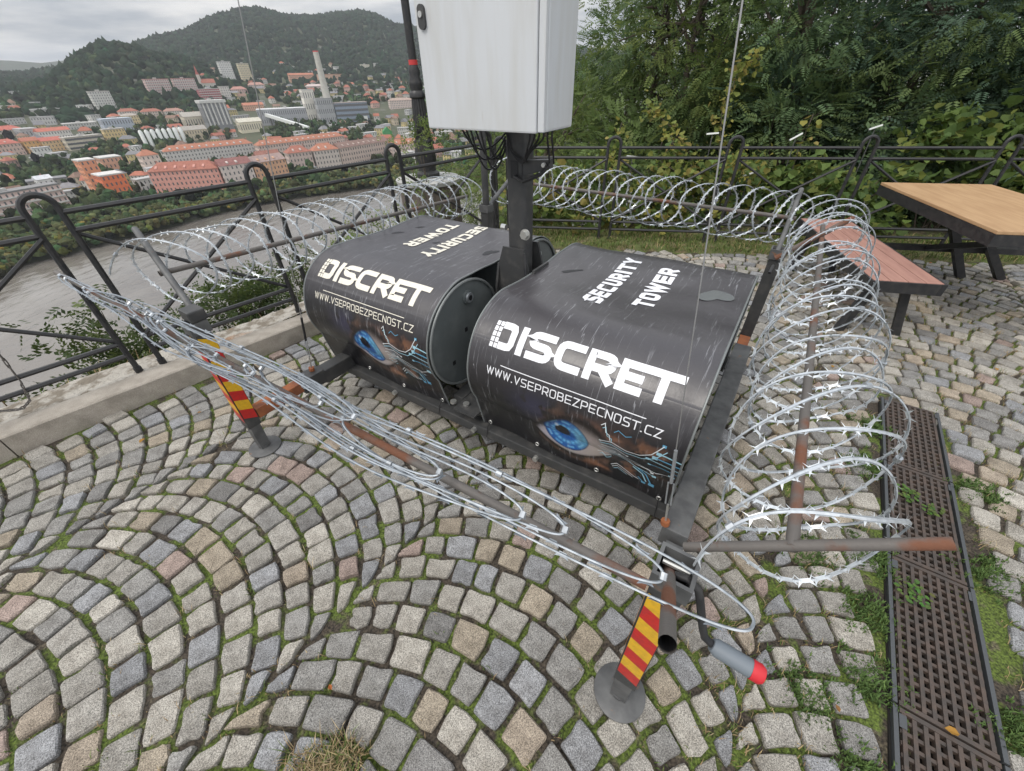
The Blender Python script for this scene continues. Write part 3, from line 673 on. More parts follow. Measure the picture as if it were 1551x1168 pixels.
# terrace bed: one fine sheet of joint soil and moss under the cobbles, reaching under kerb and grass
gx = np.arange(-7, 11, .045); gy = np.arange(-1.2, 5.6, .045)
GX, GY = np.meshgrid(gx, gy, indexing='ij')
GZ = -.018 + .006 * smooth_noise(GX, GY, 3, 4, 1.6) + rng.normal(0, .0012, GX.shape)
idx = np.arange(GX.size).reshape(GX.shape)
ins = (leftside(GX, GY) < .1) & (backside(GX, GY) < .2)
Q = np.stack([idx[:-1, :-1], idx[1:, :-1], idx[1:, 1:], idx[:-1, 1:]], -1)
c_ = ins[:-1, :-1] & ins[1:, 1:]
GRATE_O = np.array([1.255, .23]); GRATE_T = np.array([.585, .811]); GRATE_T = GRATE_T / np.hypot(*GRATE_T); GRATE_N = np.array([GRATE_T[1], -GRATE_T[0]])
def grate_uv(x, y):
    return (np.asarray(x) - GRATE_O[0]) * GRATE_T[0] + (np.asarray(y) - GRATE_O[1]) * GRATE_T[1], (np.asarray(x) - GRATE_O[0]) * GRATE_N[0] + (np.asarray(y) - GRATE_O[1]) * GRATE_N[1]
GS0, GS1, GW = -1.15, 1.90, .128
gu, gv = grate_uv(GX, GY); hole = (gu > GS0 + .02) & (gu < GS1 - .02) & (np.abs(gv) < GW - .02)
c_ &= ~(hole[:-1, :-1] & hole[1:, 1:] & hole[1:, :-1] & hole[:-1, 1:])
Q = Q[c_]
used = np.unique(Q); remap = np.full(GX.size, -1); remap[used] = np.arange(len(used))
pav = tag(link('pavement', np_mesh('pavement', np.stack([GX, GY, GZ], -1).reshape(-1, 3)[used], remap[Q], material='joint', smooth=True)), kind='structure')

# --- granite cobbles in segmental arcs
tA = np.array([.6, .8]); nA = np.array([.8, -.6]); W_, R_, D_ = 1.30, .925, .117
PHI = math.asin(W_ / 2 / R_)
stones = []
def arc_pt(cn, ct, phi): return (cn + R_ * math.sin(phi)) * nA + (ct + R_ * math.cos(phi)) * tA
for k in range(-6, 9):
    cn = -1.6 + W_ * k
    for i in range(-66, 66):
        ct = i * D_ + (k % 2) * D_ * .5 - .9
        top = arc_pt(cn, ct, 0)
        m = 13 if i % 2 else 14
        if rng.random() < .3: m -= 1
        wj = rng.uniform(.82, 1.2, m); ph = np.r_[0, np.cumsum(wj)]; ph = -PHI + 2 * PHI * ph / ph[-1]
        for j in range(m):
            c = arc_pt(cn, ct + D_ / 2, (ph[j] + ph[j + 1]) / 2)
            if c[0] < -6 or c[0] > 9.5 or c[1] < -.55 or c[1] > 5: continue
            if c[1] < .05 and abs(c[0]) > 3.2: continue
            if leftside(*c) > -.225 or backside(*c) > -.31: continue
            a_, b_ = grate_uv(*c)
            if GS0 - .03 < a_ < GS1 + .04 and abs(b_) < GW + .045: continue
            pts = []
            for q, up in ((ph[j], 0), (ph[j + 1], 0), (ph[j + 1], 1), (ph[j], 1)):
                qq = q + up * D_ * math.sin(q) / R_
                w_ = arc_pt(cn, ct + up * D_, qq); nn = min(max(w_ @ nA, cn - W_ / 2), cn + W_ / 2); pts.append(nn * nA + (w_ @ tA) * tA)
            pts = np.array(pts); x_, y_ = pts[:, 0], pts[:, 1]
            ar = abs(.5 * (np.dot(x_, np.roll(y_, -1)) - np.dot(y_, np.roll(x_, -1))))
            if ar < .0044 or min(np.hypot(*(pts - np.roll(pts, 1, 0)).T)) < .027: continue
            stones.append((pts.mean(0), pts))
# palette of real stone colours
PAL = np.array([(.325, .317, .30), (.272, .272, .27), (.375, .362, .335), (.275, .286, .308), (.345, .305, .25), (.43, .415, .385), (.33, .265, .243), (.215, .215, .217), (.375, .325, .27)])
PW = np.array([.26, .18, .17, .12, .07, .08, .035, .05, .03]); PW /= PW.sum()
def stone_geo(c, P, jt):
    """one worn cobble: 12-gon outline, shoulder, slightly domed top"""
    P = P + rng.normal(0, .003, P.shape)
    cen = P.mean(0)
    e = [P[(i + 1) % 4] - P[i] for i in range(4)]
    out_ = []
    for i in range(4):
        pr, nx = -e[i - 1] / np.hypot(*e[i - 1]), e[i] / np.hypot(*e[i])
        q = P[i] + (pr + nx) * jt
        k = rng.uniform(.006, .018)
        out_.append(q + nx * 0 + pr * k); out_.append(q + (pr + nx) * k * .22); out_.append(q + nx * k)
        mid = (P[i] + P[(i + 1) % 4]) / 2
        inw = cen - mid; inw = inw / np.hypot(*inw)
        out_.append(mid + inw * (jt * 1.0 + rng.normal(0, .0034)))
    O_ = np.array(out_); n = len(O_)
    tilt = rng.normal(0, .016, 2); h0 = rng.normal(0, .0028)
    def zt(Q_, b): return b + h0 + (Q_ - cen) @ tilt
    r1 = np.c_[O_, np.full(n, -.045)]
    r2 = np.c_[O_, zt(O_, -.0075) + rng.normal(0, .0012, n)]
    O3 = cen + (O_ - cen) * .925 + rng.normal(0, .0011, O_.shape); r3 = np.c_[O3, zt(O3, -.0012) + rng.normal(0, .0011, n)]
    O4 = cen + (O_ - cen) * .5; r4 = np.c_[O4, zt(O4, .0012) + rng.normal(0, .0012, n)]
    ce = np.array([[cen[0], cen[1], h0 + .0015]])
    return np.concatenate([r1, r2, r3, ce])
nS = 16
SQ = np.array([(a * nS + k, a * nS + (k + 1) % nS, (a + 1) * nS + (k + 1) % nS, (a + 1) * nS + k) for a in range(2) for k in range(nS)])
ST = np.array([(2 * nS + k, 2 * nS + (k + 1) % nS, 3 * nS) for k in range(nS)])
def cam_px(p):
    d = Vector((p[0], p[1], -CAM_H)); z_ = d.dot(_f)
    if z_ < .05: return None
    return 604 * d.dot(_R) / z_, -604 * d.dot(_U) / z_, z_
order = []
for si, (c, P) in enumerate(stones):
    q = cam_px(c)
    if q is None or abs(q[0]) > 790 or q[1] > 600: order.append((9e9, si)); continue
    order.append((math.dist((c[0], c[1], 0), (0, 0, CAM_H)) ** 2 / max(.2, CAM_H / math.dist((c[0], c[1], 0), (0, 0, CAM_H))), si))
order.sort()
near = set(si for _, si in order[:300])
bigV, bigQ, bigT, bigC = [], [], [], []; off = 0
stone_xy = []
for si, (c, P) in enumerate(stones):
    G = stone_geo(c, P, rng.uniform(.0062, .0102)); col = PAL[rng.choice(len(PAL), p=PW)] * rng.uniform(.76, 1.0) * np.array([1.0, .975, .93])
    stone_xy.append(P)
    if si in near:
        G2 = G - np.array([c[0], c[1], 0])
        me = np_mesh('cobblestone', G2, SQ, ST, 'granite', np.tile(col, (len(G2), 1)))
        link('cobblestone', me, pav, (c[0], c[1], 0))
    else:
        bigV.append(G); bigQ.append(SQ + off); bigT.append(ST + off); bigC.append(np.tile(col, (len(G), 1))); off += len(G)
tag(link('far_cobbles', np_mesh('far_cobbles', np.concatenate(bigV), np.concatenate(bigQ), np.concatenate(bigT), 'granite', np.concatenate(bigC)), pav), kind='stuff')

# --- kerb of long dressed stones with the rough old wall top behind it
kerb = thing('kerb', None, None, (*Fp(0, -.19), 0)); kerb['kind'] = 'structure'
ko = (*Fp(0, -.19), 0)
def strip(mb, s0, s1, o0, o1, z0, z1, g=gF, o=oF, base=F0, bev=0.0):
    P = [base + s * g + q * o for s, q in ((s0, o0), (s1, o0), (s1, o1), (s0, o1))]
    i_ = bev
    Pt = [base + s * g + q * o for s, q in ((s0 + i_, o0 + i_), (s1 - i_, o0 + i_), (s1 - i_, o1), (s0 + i_, o1))]
    vs = [(*p, z0) for p in P] + [(*p, z1 - i_) for p in P] + [(*p, z1) for p in Pt]
    fs = [(0, 3, 2, 1), (8, 9, 10, 11)] + [(a + k, a + (k + 1) % 4, a + 4 + (k + 1) % 4, a + 4 + k) for a in (0, 4) for k in range(4)]
    return mb.add(vs, fs)
s = -9.0
while s < 3.6:
    L = random.uniform(.95, 1.15)
    strip(MB(), s + .003, min(s + L, 3.62) - .003, -.19 + random.uniform(-.004, .004), -.035, -.05, .118 + random.uniform(-.003, .003), bev=.008).build('kerb_stone', 'concrete', kerb, off=ko)
    s += L
sx = np.arange(-9, 3.7, .03); so = np.arange(-.035, .31, .025)
SX, SO = np.meshgrid(sx, so, indexing='ij')
P = F0[None, None] + SX[..., None] * gF + SO[..., None] * oF
SZ = .113 + .012 * smooth_noise(SX, SO, 8, 5, 1.1) + rng.normal(0, .0025, SX.shape) - np.clip(SO - .2, 0, 1) * 1.1
idx = np.arange(SX.size).reshape(SX.shape); Q = np.stack([idx[:-1, :-1], idx[1:, :-1], idx[1:, 1:], idx[:-1, 1:]], -1).reshape(-1, 4)
V = np.concatenate([P, SZ[..., None]], -1).reshape(-1, 3) - np.array(ko)
link('wall_top', np_mesh('wall_top', V, Q, material='rubble', smooth=True), kerb)

# grass strip before the back fence
gx = np.arange(-1.6, 9, .06); go = np.arange(-.33, .5, .05)
SX, SO = np.meshgrid(gx, go, indexing='ij'); P = B0[None, None] + SX[..., None] * gB + SO[..., None] * oB
SZ = .004 + .02 * smooth_noise(SX, SO, 4, 4, .9) + .012
SZ = np.where(SO < -.27, -.03, SZ)
idx = np.arange(SX.size).reshape(SX.shape); Q = np.stack([idx[:-1, :-1], idx[1:, :-1], idx[1:, 1:], idx[:-1, 1:]], -1).reshape(-1, 4)
tag(link('verge', np_mesh('verge', np.concatenate([P, SZ[..., None]], -1).reshape(-1, 3), Q, material='turf', smooth=True)), kind='structure')

# ------------------------------------------------------------------ grass, moss and weeds in the joints (stuff)
def blades(name, C, h, spread, cols, n_per, lab, cat, width=.0022):
    C = np.repeat(np.asarray(C, float), n_per, 0); n = len(C)
    C = C + np.c_[rng.normal(0, spread, (n, 2)), np.zeros(n)]
    hh = np.repeat(np.asarray(h, float) * np.ones(n // n_per), n_per) * rng.uniform(.5, 1.25, n)
    a = rng.uniform(0, 6.28, n); lean = rng.uniform(.15, 1.0, n) * hh
    dirv = np.c_[np.cos(a), np.sin(a)]; sd = np.c_[-np.sin(a), np.cos(a)] * width
    z0 = C[:, 2]
    b0 = np.c_[C[:, :2] - sd, z0]; b1 = np.c_[C[:, :2] + sd, z0]
    m0 = np.c_[C[:, :2] + dirv * lean[:, None] * .35 - sd * .8, z0 + hh * .65]; m1 = np.c_[C[:, :2] + dirv * lean[:, None] * .35 + sd * .8, z0 + hh * .65]
    tp = np.c_[C[:, :2] + dirv * lean[:, None], z0 + hh]
    V = np.stack([b0, b1, m1, m0, tp], 1).reshape(-1, 3); k = np.arange(n)[:, None] * 5
    cl = np.asarray(cols)[rng.integers(0, len(cols), n)] * rng.uniform(.7, 1.25, (n, 1))
    me = np_mesh(name, V, k + np.array([[0, 1, 2, 3]]), k + np.array([[3, 2, 4]]), 'blade', np.repeat(cl, 5, 0))
    return tag(link(name, me), lab, cat, kind='stuff')
GREEN = [(.10, .15, .035), (.13, .17, .05), (.08, .12, .03)]; DRY = [(.34, .26, .14), (.28, .2, .11), (.4, .32, .2)]
corner = np.concatenate(stone_xy); corner = np.c_[corner, np.full(len(corner), -.014)]
dens = smooth_noise(corner[:, 0], corner[:, 1], 21, 3, .7)
nearg = np.abs(grate_uv(corner[:, 0], corner[:, 1])[1]) < .75
sel = rng.random(len(corner)) < np.where(nearg, .34, np.where(dens > .25, .22, .03))
cc = corner[sel]
blades('joint_grass', cc, rng.uniform(.012, .03, len(cc)), .016, GREEN + DRY[:2], 10, 'short green and dry grass sprouting from the cobble joints', 'grass', .0016)
dsel = rng.random(len(corner)) < np.where(nearg, .2, .035)
cc = corner[dsel]
blades('dry_grass', cc, rng.uniform(.015, .04, len(cc)), .018, DRY, 8, 'straw coloured dry grass lying in the cobble joints', 'grass', .0012)
# the straw tuft between the nearest cobbles, and green cushions beside the grate
pts = np.c_[rng.normal(-.565, .055, 260), rng.normal(.215, .045, 260), np.full(260, -.01)]
blades('grass_tuft', pts, rng.uniform(.03, .065, 260), .008, DRY + DRY + GREEN, 8, 'tuft of straw and green grass growing where a cobble is missing', 'grass', .0014)
pts = []
for a_, b_ in ((.35, -.2), (.1, -.19), (-.2, -.2), (.62, -.19), (1.2, -.22), (1.55, -.2), (-.45, -.22), (.2, .2), (.8, .2), (1.3, .24), (-.05, -.36), (.5, -.4)):
    c = GRATE_O + a_ * GRATE_T + b_ * GRATE_N
    for _ in range(110): pts.append((c[0] + random.gauss(0, .045), c[1] + random.gauss(0, .045), -.01))
blades('grate_moss', np.array(pts), rng.uniform(.01, .026, len(pts)), .006, [(.07, .12, .035), (.09, .14, .04), (.06, .1, .03)], 8, 'dark green low weeds cushioned along the drain', 'weeds', .003)
# verge grass
n = 5200
ss = rng.uniform(-1.5, 8, n); oo = rng.uniform(-.3, .45, n)
P = B0[None] + ss[:, None] * gB + oo[:, None] * oB
blades('verge_grass', np.c_[P, np.full(n, .01)], rng.uniform(.02, .06, n), .03, GREEN + GREEN + DRY[:1] + [(.2, .18, .08)], 7, 'green grass verge along the back fence', 'grass', .003)
# slope grass just outside the wall
n = 1800
ss = rng.uniform(-5, 3, n); oo = rng.uniform(.24, 1.5, n); P = F0[None] + ss[:, None] * gF + oo[:, None] * oF
blades('slope_grass', np.c_[P, np.interp(oo - .22, offs, steep) - .06], rng.uniform(.06, .2, n), .05, DRY + GREEN, 8, 'dry grass on the steep slope below the wall', 'grass', .004)
# fallen leaves, each one a thing
for (lx, ly) in ((-.62, .43), (1.9, .52), (2.15, 2.15), (3.2, 2.1), (2.6, 3.2), (1.0, .36), (1.32, .28), (.55, 4.25), (1.9, 4.2), (2.5, 4.1), (-.1, 4.4), (3.9, 4.0), (4.3, 3.9), (-1.9, 1.85), (-2.1, 1.6)):
    a = random.uniform(0, 6.28); l = random.uniform(.02, .04); ca, sa = math.cos(a), math.sin(a)
    pr = [(0, 0), (.3, .28), (.65, .3), (1, 0), (.65, -.3), (.3, -.28)]
    vs = [((x * ca - y * sa) * l, (x * sa + y * ca) * l, .009 + .5 * abs(y) * l + .002 * random.random()) for x, y in pr]
    tag(MB().add(vs, [(0, 1, 2, 3), (0, 3, 4, 5)]).build('fallen_leaf', 'leaf', loc=(lx, ly, 0), color=random.choice([(.4, .13, .04), (.45, .24, .05), (.3, .16, .06)])), 'brown orange fallen leaf lying on the cobbles', 'leaf', 'fallen leaves')

# ------------------------------------------------------------------ drain grates
sec = .61
for i in range(5):
    s0 = GS0 + i * sec; cst = GRATE_O + (s0 + sec / 2) * GRATE_T
    lab = ['cast iron drain grate section at the end of the channel farthest from the bench', 'cast iron drain grate section next to last, with only dead leaves on it', 'cast iron drain grate section under the tip of the steel outrigger pipe',
           'cast iron drain grate section with clover like weeds growing through it', 'cast iron drain grate section at the end of the channel facing the bench'][i]
    t = thing('drain_grate', lab, 'grate', (cst[0], cst[1], 0), math.atan2(GRATE_T[1], GRATE_T[0]), 'drain grate sections')
    h = sec / 2 - .004
    for sd in (-1, 1): MB().box(-h, h, sd * GW - .006, sd * GW + .006, -.03, .004).build('channel_edge', 'frame_steel', t)
    for k in range(2): MB().box((-h, h - .014)[k], (-h + .014, h)[k], -GW + .012, GW - .012, -.022, 0.001).build('end_bar', 'cast_iron_grate', t)
    for k in range(9):
        y = -GW + .022 + k * (2 * GW - .044) / 8
        MB().box(-h + .015, h - .015, y - .0055, y + .0055, -.02, .0008 - .001 * (k % 2)).build('long_bar', 'cast_iron_grate', t)
    m = MB(); nb = 18
    for k in range(1, nb):
        x = -h + k * 2 * h / nb
        m.box(x - .0055, x + .0055, -GW + .013, GW - .013, -.019, -.0035)
    tag(m.build('cross_bars', 'cast_iron_grate', t), kind='stuff')
    for sd in (-1, 1): MB().box(h - .06, h - .02, sd * GW - sd * .012 - .016, sd * GW - sd * .012 + .003, .0012, .003).build('lock_tab', 'frame_steel', t)
cst = GRATE_O + (GS0 + GS1) / 2 * GRATE_T
tr = thing('drain_channel', None, None, (cst[0], cst[1], 0), math.atan2(GRATE_T[1], GRATE_T[0])); tr['kind'] = 'structure'
h = (GS1 - GS0) / 2
m = MB().box(-h, h, -GW - .01, GW + .01, -.16, -.15); m.box(-h, h, -GW - .012, -GW - .007, -.15, -.012); m.box(-h, h, GW + .007, GW + .012, -.15, -.012); m.build('channel_trough', 'pit', tr)
# leafy weeds through the grate
def weed(c, n, R, lab):
    t = thing('weed', lab, 'weed', (c[0], c[1], 0))
    for _ in range(n):
        a = random.uniform(0, 6.28); d = R * math.sqrt(random.random()); l = random.uniform(.012, .022); x, y, z = d * math.cos(a), d * math.sin(a), random.uniform(.006, .03); b = random.uniform(0, 6.28); ca, sa = math.cos(b), math.sin(b)
        vs = [(x + (p * ca - q * sa) * l, y + (p * sa + q * ca) * l, z + .2 * abs(q) * l) for p, q in ((-.5, 0), (-.1, .4), (.4, .28), (.6, 0), (.4, -.28), (-.1, -.4))]
        MB().add(vs, [(0, 1, 2, 3), (0, 3, 4, 5)]).build('leaf', 'leaf', t, color=(.12 * random.uniform(.7, 1.2), .2 * random.uniform(.7, 1.2), .05))
    MB().tube([(0, 0, -.03), (.004, .002, .014)], .002, 5).build('stem', 'leaf', t, color=(.1, .14, .05))
g_ = lambda a, b: GRATE_O + a * GRATE_T + b * GRATE_N
weed(g_(1.08, -.06), 40, .05, 'bright green clover like weed growing through the drain grate'); weed(g_(1.03, .04), 22, .04, 'small leafy weed beside the clover on the drain grate'); weed(g_(.52, -.06), 34, .055, 'feathery weed growing through the drain grate below the outrigger pipe')

# ------------------------------------------------------------------ fences
def fence(name, lab, pts, zb, off, arches):
    """pts: arch centres; each arch is a hairpin post; panels of rails and crossed braces between"""
    t = thing(name, lab, 'fence', off)
    hp = .065; r = .0145
    for i, p in enumerate(pts):
        d = np.array(pts[min(i + 1, len(pts) - 1)]) - np.array(pts[max(i - 1, 0)]); d = d / np.hypot(*d)
        if arches[i]:
            path = [(p[0] - d[0] * hp, p[1] - d[1] * hp, zb - .06)]
            for k in range(11):
                a = math.pi * (1 - k / 10); path.append((p[0] + d[0] * hp * math.cos(a), p[1] + d[1] * hp * math.cos(a), zb + .985 + hp * math.sin(a)))
            path.append((p[0] + d[0] * hp, p[1] + d[1] * hp, zb - .06))
            po = MB().tube(path, r * 1.12, 8).build('hairpin_post', 'black_iron', t, off=off, smooth=True)
            for sd in (-1, 1): MB().cyl((p[0] + sd * d[0] * hp, p[1] + sd * d[1] * hp, zb - .02), .022, .05, 10).build('post_foot', 'black_iron', po, off=off)
    for i in range(len(pts) - 1):
        a, b = np.array(pts[i]), np.array(pts[i + 1]); d = (b - a) / np.hypot(*(b - a)); a = a + d * hp; b = b - d * hp
        for z in (.955, .862, .205, .12):
            MB().tube([(*a, zb + z), (*b, zb + z)], r, 6).build('rail', 'black_iron', t, off=off, smooth=True)
        n_ = np.array([-d[1], d[0]]) * .009
        MB().tube([(*(a + n_), zb + .85), (*(b + n_), zb + .215)], r * .85, 6).build('brace', 'black_iron', t, off=off)
        MB().tube([(*(a - n_), zb + .215), (*(b - n_), zb + .85)], r * .85, 6).build('brace', 'black_iron', t, off=off)
    return t
fence('iron_fence', 'black iron fence with hairpin posts and crossed braces on the wall above the river', [Fp(s) for s in (-3.2, -2.13, -1.066, 0, 1.066, 2.13, 3.2)], .12, (*Fp(0), .12), [1] * 7)
fence('iron_fence', 'black iron fence with hairpin posts along the grass verge below the trees', [Bp(s) for s in (-1.22, 0, 1.2, 2.42, 3.62, 4.82, 6.0, 7.2)], .015, (*Bp(0), 0), [1] * 8)
t = thing('iron_fence', 'short black iron fence panel closing the corner between the two fences', 'fence', (*Fp(3.35), 0))
a, b = np.array(Fp(3.28)), np.array(Bp(-1.3))
for z in (1.03, .93, .28, .19): MB().tube([(*a, z), (*b, z - .06)], .014, 6).build('rail', 'black_iron', t, off=(*Fp(3.35), 0))
MB().tube([(*a, .9), (*b, .23)], .012, 6).build('brace', 'black_iron', t, off=(*Fp(3.35), 0))
for f in (.35, .65):
    c = a + (b - a) * f; MB().tube([(*c, .0), (*c, 1.0)], .014, 6).build('post', 'black_iron', t, off=(*Fp(3.35), 0))
# rusty chain hanging on the fence
t = thing('rusty_chain', 'rusty chain hanging from the fence onto the wall top', 'chain', (*Fp(-.55, -.03), .12))
ch = []
for k in range(34):
    f = k / 33; s_ = np.interp(f, [0, .45, .7, .85, 1], [-.48, -.51, -.55, -.61, -.70]); zz = np.interp(f, [0, .45, .7, .85, 1], [.53, .36, .17, .14, .142]) + 0 * .12 + (.44 if k < 1 else 0) + .50 * (1 - min(1, f * 1.8)) + (.02 if f > .55 else 0) + .25 * max(0, f - .8)
    p = Fp(s_, -.03 - .02 * math.sin(f * 9)); ch.append((p[0], p[1], zz))
for k in range(33):
    a_, b_ = Vector(ch[k]), Vector(ch[k + 1]); mdl = (a_ + b_) / 2; d = (b_ - a_).normalized(); sdv = d.cross(Vector((0, 0, 1)) if k % 2 else Vector((.7, .7, 0.1))).normalized()
    l = (b_ - a_).length * .72
    pth = [mdl + d * l * math.cos(q) + sdv * .009 * math.sin(q) for q in np.linspace(0, 6.283, 9)[:-1]]
    MB().tube(pth, .0034, 5, closed=True).build('link', 'rusty_pipe', t, off=(*Fp(-.55, -.03), .12))

# ------------------------------------------------------------------ street lamp on its pedestal outside the fence corner
lp = (-1.15, 6.5)
t = thing('lamp_pedestal', 'weathered brown drum shaped pedestal carrying the street lamp', 'pedestal', (*lp, -2.4))
MB().lathe((*lp, 0), [(.48, -2.4), (.43, .38)], 26).build('drum', 'stone_pedestal', t, off=(*lp, -2.4), smooth=True)
MB().lathe((*lp, 0), [(.46, .38), (.47, .43), (.2, .45)], 26).build('cap', 'pale_stone', t, off=(*lp, -2.4))
t = thing('street_lamp', 'black cast iron street lamp with fluted shaft and flared base', 'street lamp', (*lp, .45))
MB().lathe((*lp, 0), [(.17, .45), (.17, .50), (.13, .53), (.125, .56), (.145, .62), (.15, .70), (.14, .78), (.12, .86), (.13, .875), (.13, .90), (.115, .92)], 24).build('base', 'black_iron', t, off=(*lp, .45), smooth=True)
vs = []; fs = []; nfl = 32
zs = [.92, 1.15, 1.37]
for z, r in zip(zs, (.112, .1, .085)):
    for k in range(nfl): q = r * (1 if k % 2 else .9); vs.append((lp[0] + q * math.cos(k / nfl * 6.2832), lp[1] + q * math.sin(k / nfl * 6.2832), z))
for i in range(2):
    for k in range(nfl): fs.append((i * nfl + k, i * nfl + (k + 1) % nfl, (i + 1) * nfl + (k + 1) % nfl, (i + 1) * nfl + k))
MB().add(vs, fs).build('fluted_shaft', 'black_iron', t, off=(*lp, .45))
MB().lathe((*lp, 0), [(.08, 1.37), (.1, 1.39), (.1, 1.43), (.078, 1.46), (.088, 1.52), (.088, 1.55), (.065, 1.6), (.075, 1.65), (.052, 1.72)], 20).build('collar', 'black_iron', t, off=(*lp, .45), smooth=True)
MB().lathe((*lp, 0), [(.056, 1.72), (.056, 1.77)], 20).build('red_band', 'red_band', t, off=(*lp, .45))
MB().lathe((*lp, 0), [(.05, 1.77), (.042, 4.6)], 16).build('upper_shaft', 'black_iron', t, off=(*lp, .45), smooth=True)
MB().lathe((*lp, 4.6), [(.08, 0), (.13, .1), (.18, .45), (.1, .55), (.02, .7)], 12).build('lantern', 'black_iron', t, off=(*lp, .45), smooth=True)

# ------------------------------------------------------------------ picnic set
PA = math.atan2(1.434, .319) - math.pi / 2          # long axis bearing
def local_thing(nm, lab, cat, loc, rz): return thing(nm, lab, cat, loc, rz)
# table : local y = long axis, x = across
tcx, tcy = 3.446 + .5 * (-.319) + .43, 3.969 - .5 * 1.434 - .055
t = thing('picnic_table', 'picnic table with light wooden top and black steel frame', 'table', (tcx, tcy, 0), PA)
for k in range(1):
    MB().box(-.43, .43, -.735, .735, .728, .75, .004).build('top_board', 'table_board', t)
for sd in (-1, 1):
    MB().box(sd * .415 - .016, sd * .415 + .016, -.734, .734, .650, .727).build('apron', 'black_iron', t)
    MB().box(-.399, .399, sd * .718 - .016, sd * .718 + .016, .650, .727).build('end_apron', 'black_iron', t)
for y in (.47,):
    for sd in (-1, 1):
        MB().tube([(sd * .09 + .12, y, .65), (sd * .16 + .63, y - .0, .0)], .04, 4, rot=math.pi / 4).build('leg', 'black_iron', t)
    MB().tube([(.12, -.45, .65), (.46, -.45, 0)], .04, 4, rot=math.pi / 4).build('leg', 'black_iron', t)
MB().box(-.78, 1.2, .512, .56, .215, .265).build('tie_beam', 'black_iron', t)
MB().tube([(.1, .54, .24), (-.05, -.5, .62)], .03, 4, rot=math.pi / 4).build('spine', 'black_iron', t)
# bench
bcx, bcy = (2.859 + 2.861) / 2, (3.974 + 2.474) / 2
t = thing('picnic_bench', 'low bench with reddish brown slats and black steel legs', 'bench', (bcx, bcy, 0), PA - .02)
for k in range(4):
    x0 = -.205 + k * .1035
    MB().box(x0, x0 + .0985, -.745, .745, .43, .45, .003).build('slat', 'bench_board', t)
for sd in (-1, 1):
    MB().box(sd * .205 - .014, sd * .205 + .014, -.758, .758, .37, .447).build('side_apron', 'black_iron', t)
    MB().box(-.19, .19, sd * .752 - .005, sd * .752 + .006, .37, .446).build('end_apron', 'black_iron', t)
for y in (-.6, .62):
    for sd in (-1, 1): MB().tube([(sd * .09, y, .40), (sd * .19, y - .03, 0)], .036, 4, rot=math.pi / 4).build('leg', 'black_iron', t)

# ------------------------------------------------------------------ near vegetation
def fronds(P, Dv, ln, cols, pairs=5, wid=.33):
    """pinnate leaves: P bases, Dv directions, ln lengths -> verts, quads, colours"""
    n = len(P); Dv = Dv / np.linalg.norm(Dv, axis=1, keepdims=True)
    up = np.tile(np.array([0., 0, 1]), (n, 1)) + rng.normal(0, .45, (n, 3))
    S = np.cross(Dv, up); S /= np.linalg.norm(S, axis=1, keepdims=True) + 1e-9
    Nn = np.cross(S, Dv)
    Vs = []; k = 0
    for i in range(pairs):
        f = .18 + .78 * i / pairs; drop = -.22 * f * f
        base = P + Dv * (ln * f)[:, None] + Nn * (ln * drop)[:, None]
        for sd in (-1, 1):
            l = (ln * wid * (1.05 - .35 * f))[:, None]
            tip = base + (S * sd * .92 + Dv * .38 - Nn * .18) * l
            w = (Dv * .26) * l
            midp = base + (tip - base) * .5
            Vs += [base, midp + w, tip, midp - w]; k += 1
    tip0 = P + Dv * (ln * .95)[:, None] + Nn * (ln * -.2)[:, None]; l = (ln * wid * .8)[:, None]
    Vs += [tip0, tip0 + Dv * l * .5 + S * l * .26, tip0 + Dv * l, tip0 + Dv * l * .5 - S * l * .26]; k += 1
    V = np.stack(Vs, 1); m = V.shape[1]
    q = (np.arange(k) * 4)[:, None] + np.arange(4)[None]
    Q = (q[None] + (np.arange(n) * m)[:, None, None]).reshape(-1, 4)
    return V.reshape(-1, 3), Q, np.repeat(cols, m, 0)

def clumped(center, radii, n, nclump, sig, hollow=.5):
    d = rng.normal(0, 1, (nclump, 3)); d /= np.linalg.norm(d, axis=1, keepdims=True)
    rr = rng.uniform(hollow, 1, (nclump, 1)) ** .6
    K = np.array(center) + d * rr * np.array(radii)
    w = rng.integers(0, nclump, n)
    return K[w] + rng.normal(0, 1, (n, 3)) * np.array(sig), K, w

def leafy_tree(name, lab, base, top, center, radii, n, ln, pal, nclump=42, trunk_r=.1, group=None, sig=(.3, .3, .2)):
    t = thing(name, lab, 'tree', base, 0, group)
    P, K, w = clumped(center, radii, n, nclump, sig)
    Dv = (P - K[w]) * 2.2 + rng.normal(0, .35, P.shape) + np.array([0, 0, -.12]) + (P - np.array(center)) / np.linalg.norm(P - np.array(center), axis=1, keepdims=True) * .5
    pc = np.asarray(pal)[rng.integers(0, len(pal), nclump)][w] * rng.uniform(.72, 1.3, (len(P), 1))
    V, Q, C = fronds(P, Dv, rng.uniform(.65, 1.25, len(P)) * ln, pc)
    link('crown', np_mesh('crown', V - np.array(base), Q, None, 'leaf', C), t)
    b = Vector(base); tp = Vector((center[0], center[1], center[2] + radii[2] * .5))
    tr = MB().tube([b + Vector((0, 0, -.3)), b.lerp(tp, .35) + Vector((.08, .05, 0)), b.lerp(tp, .7) + Vector((-.05, .04, 0)), tp], [trunk_r, trunk_r * .8, trunk_r * .5, trunk_r * .2], 8).build('trunk', 'bark', t, off=base, smooth=True)
    for k in range(min(14, nclump)):
        st = b.lerp(tp, random.uniform(.3, .85)); en = Vector(K[k])
        mid = st.lerp(en, .5) + Vector((random.uniform(-.1, .1), random.uniform(-.1, .1), .12))
        MB().tube([st, mid, en], [trunk_r * .35, trunk_r * .22, trunk_r * .08], 5).build('limb', 'bark', tr, off=base)
    return t
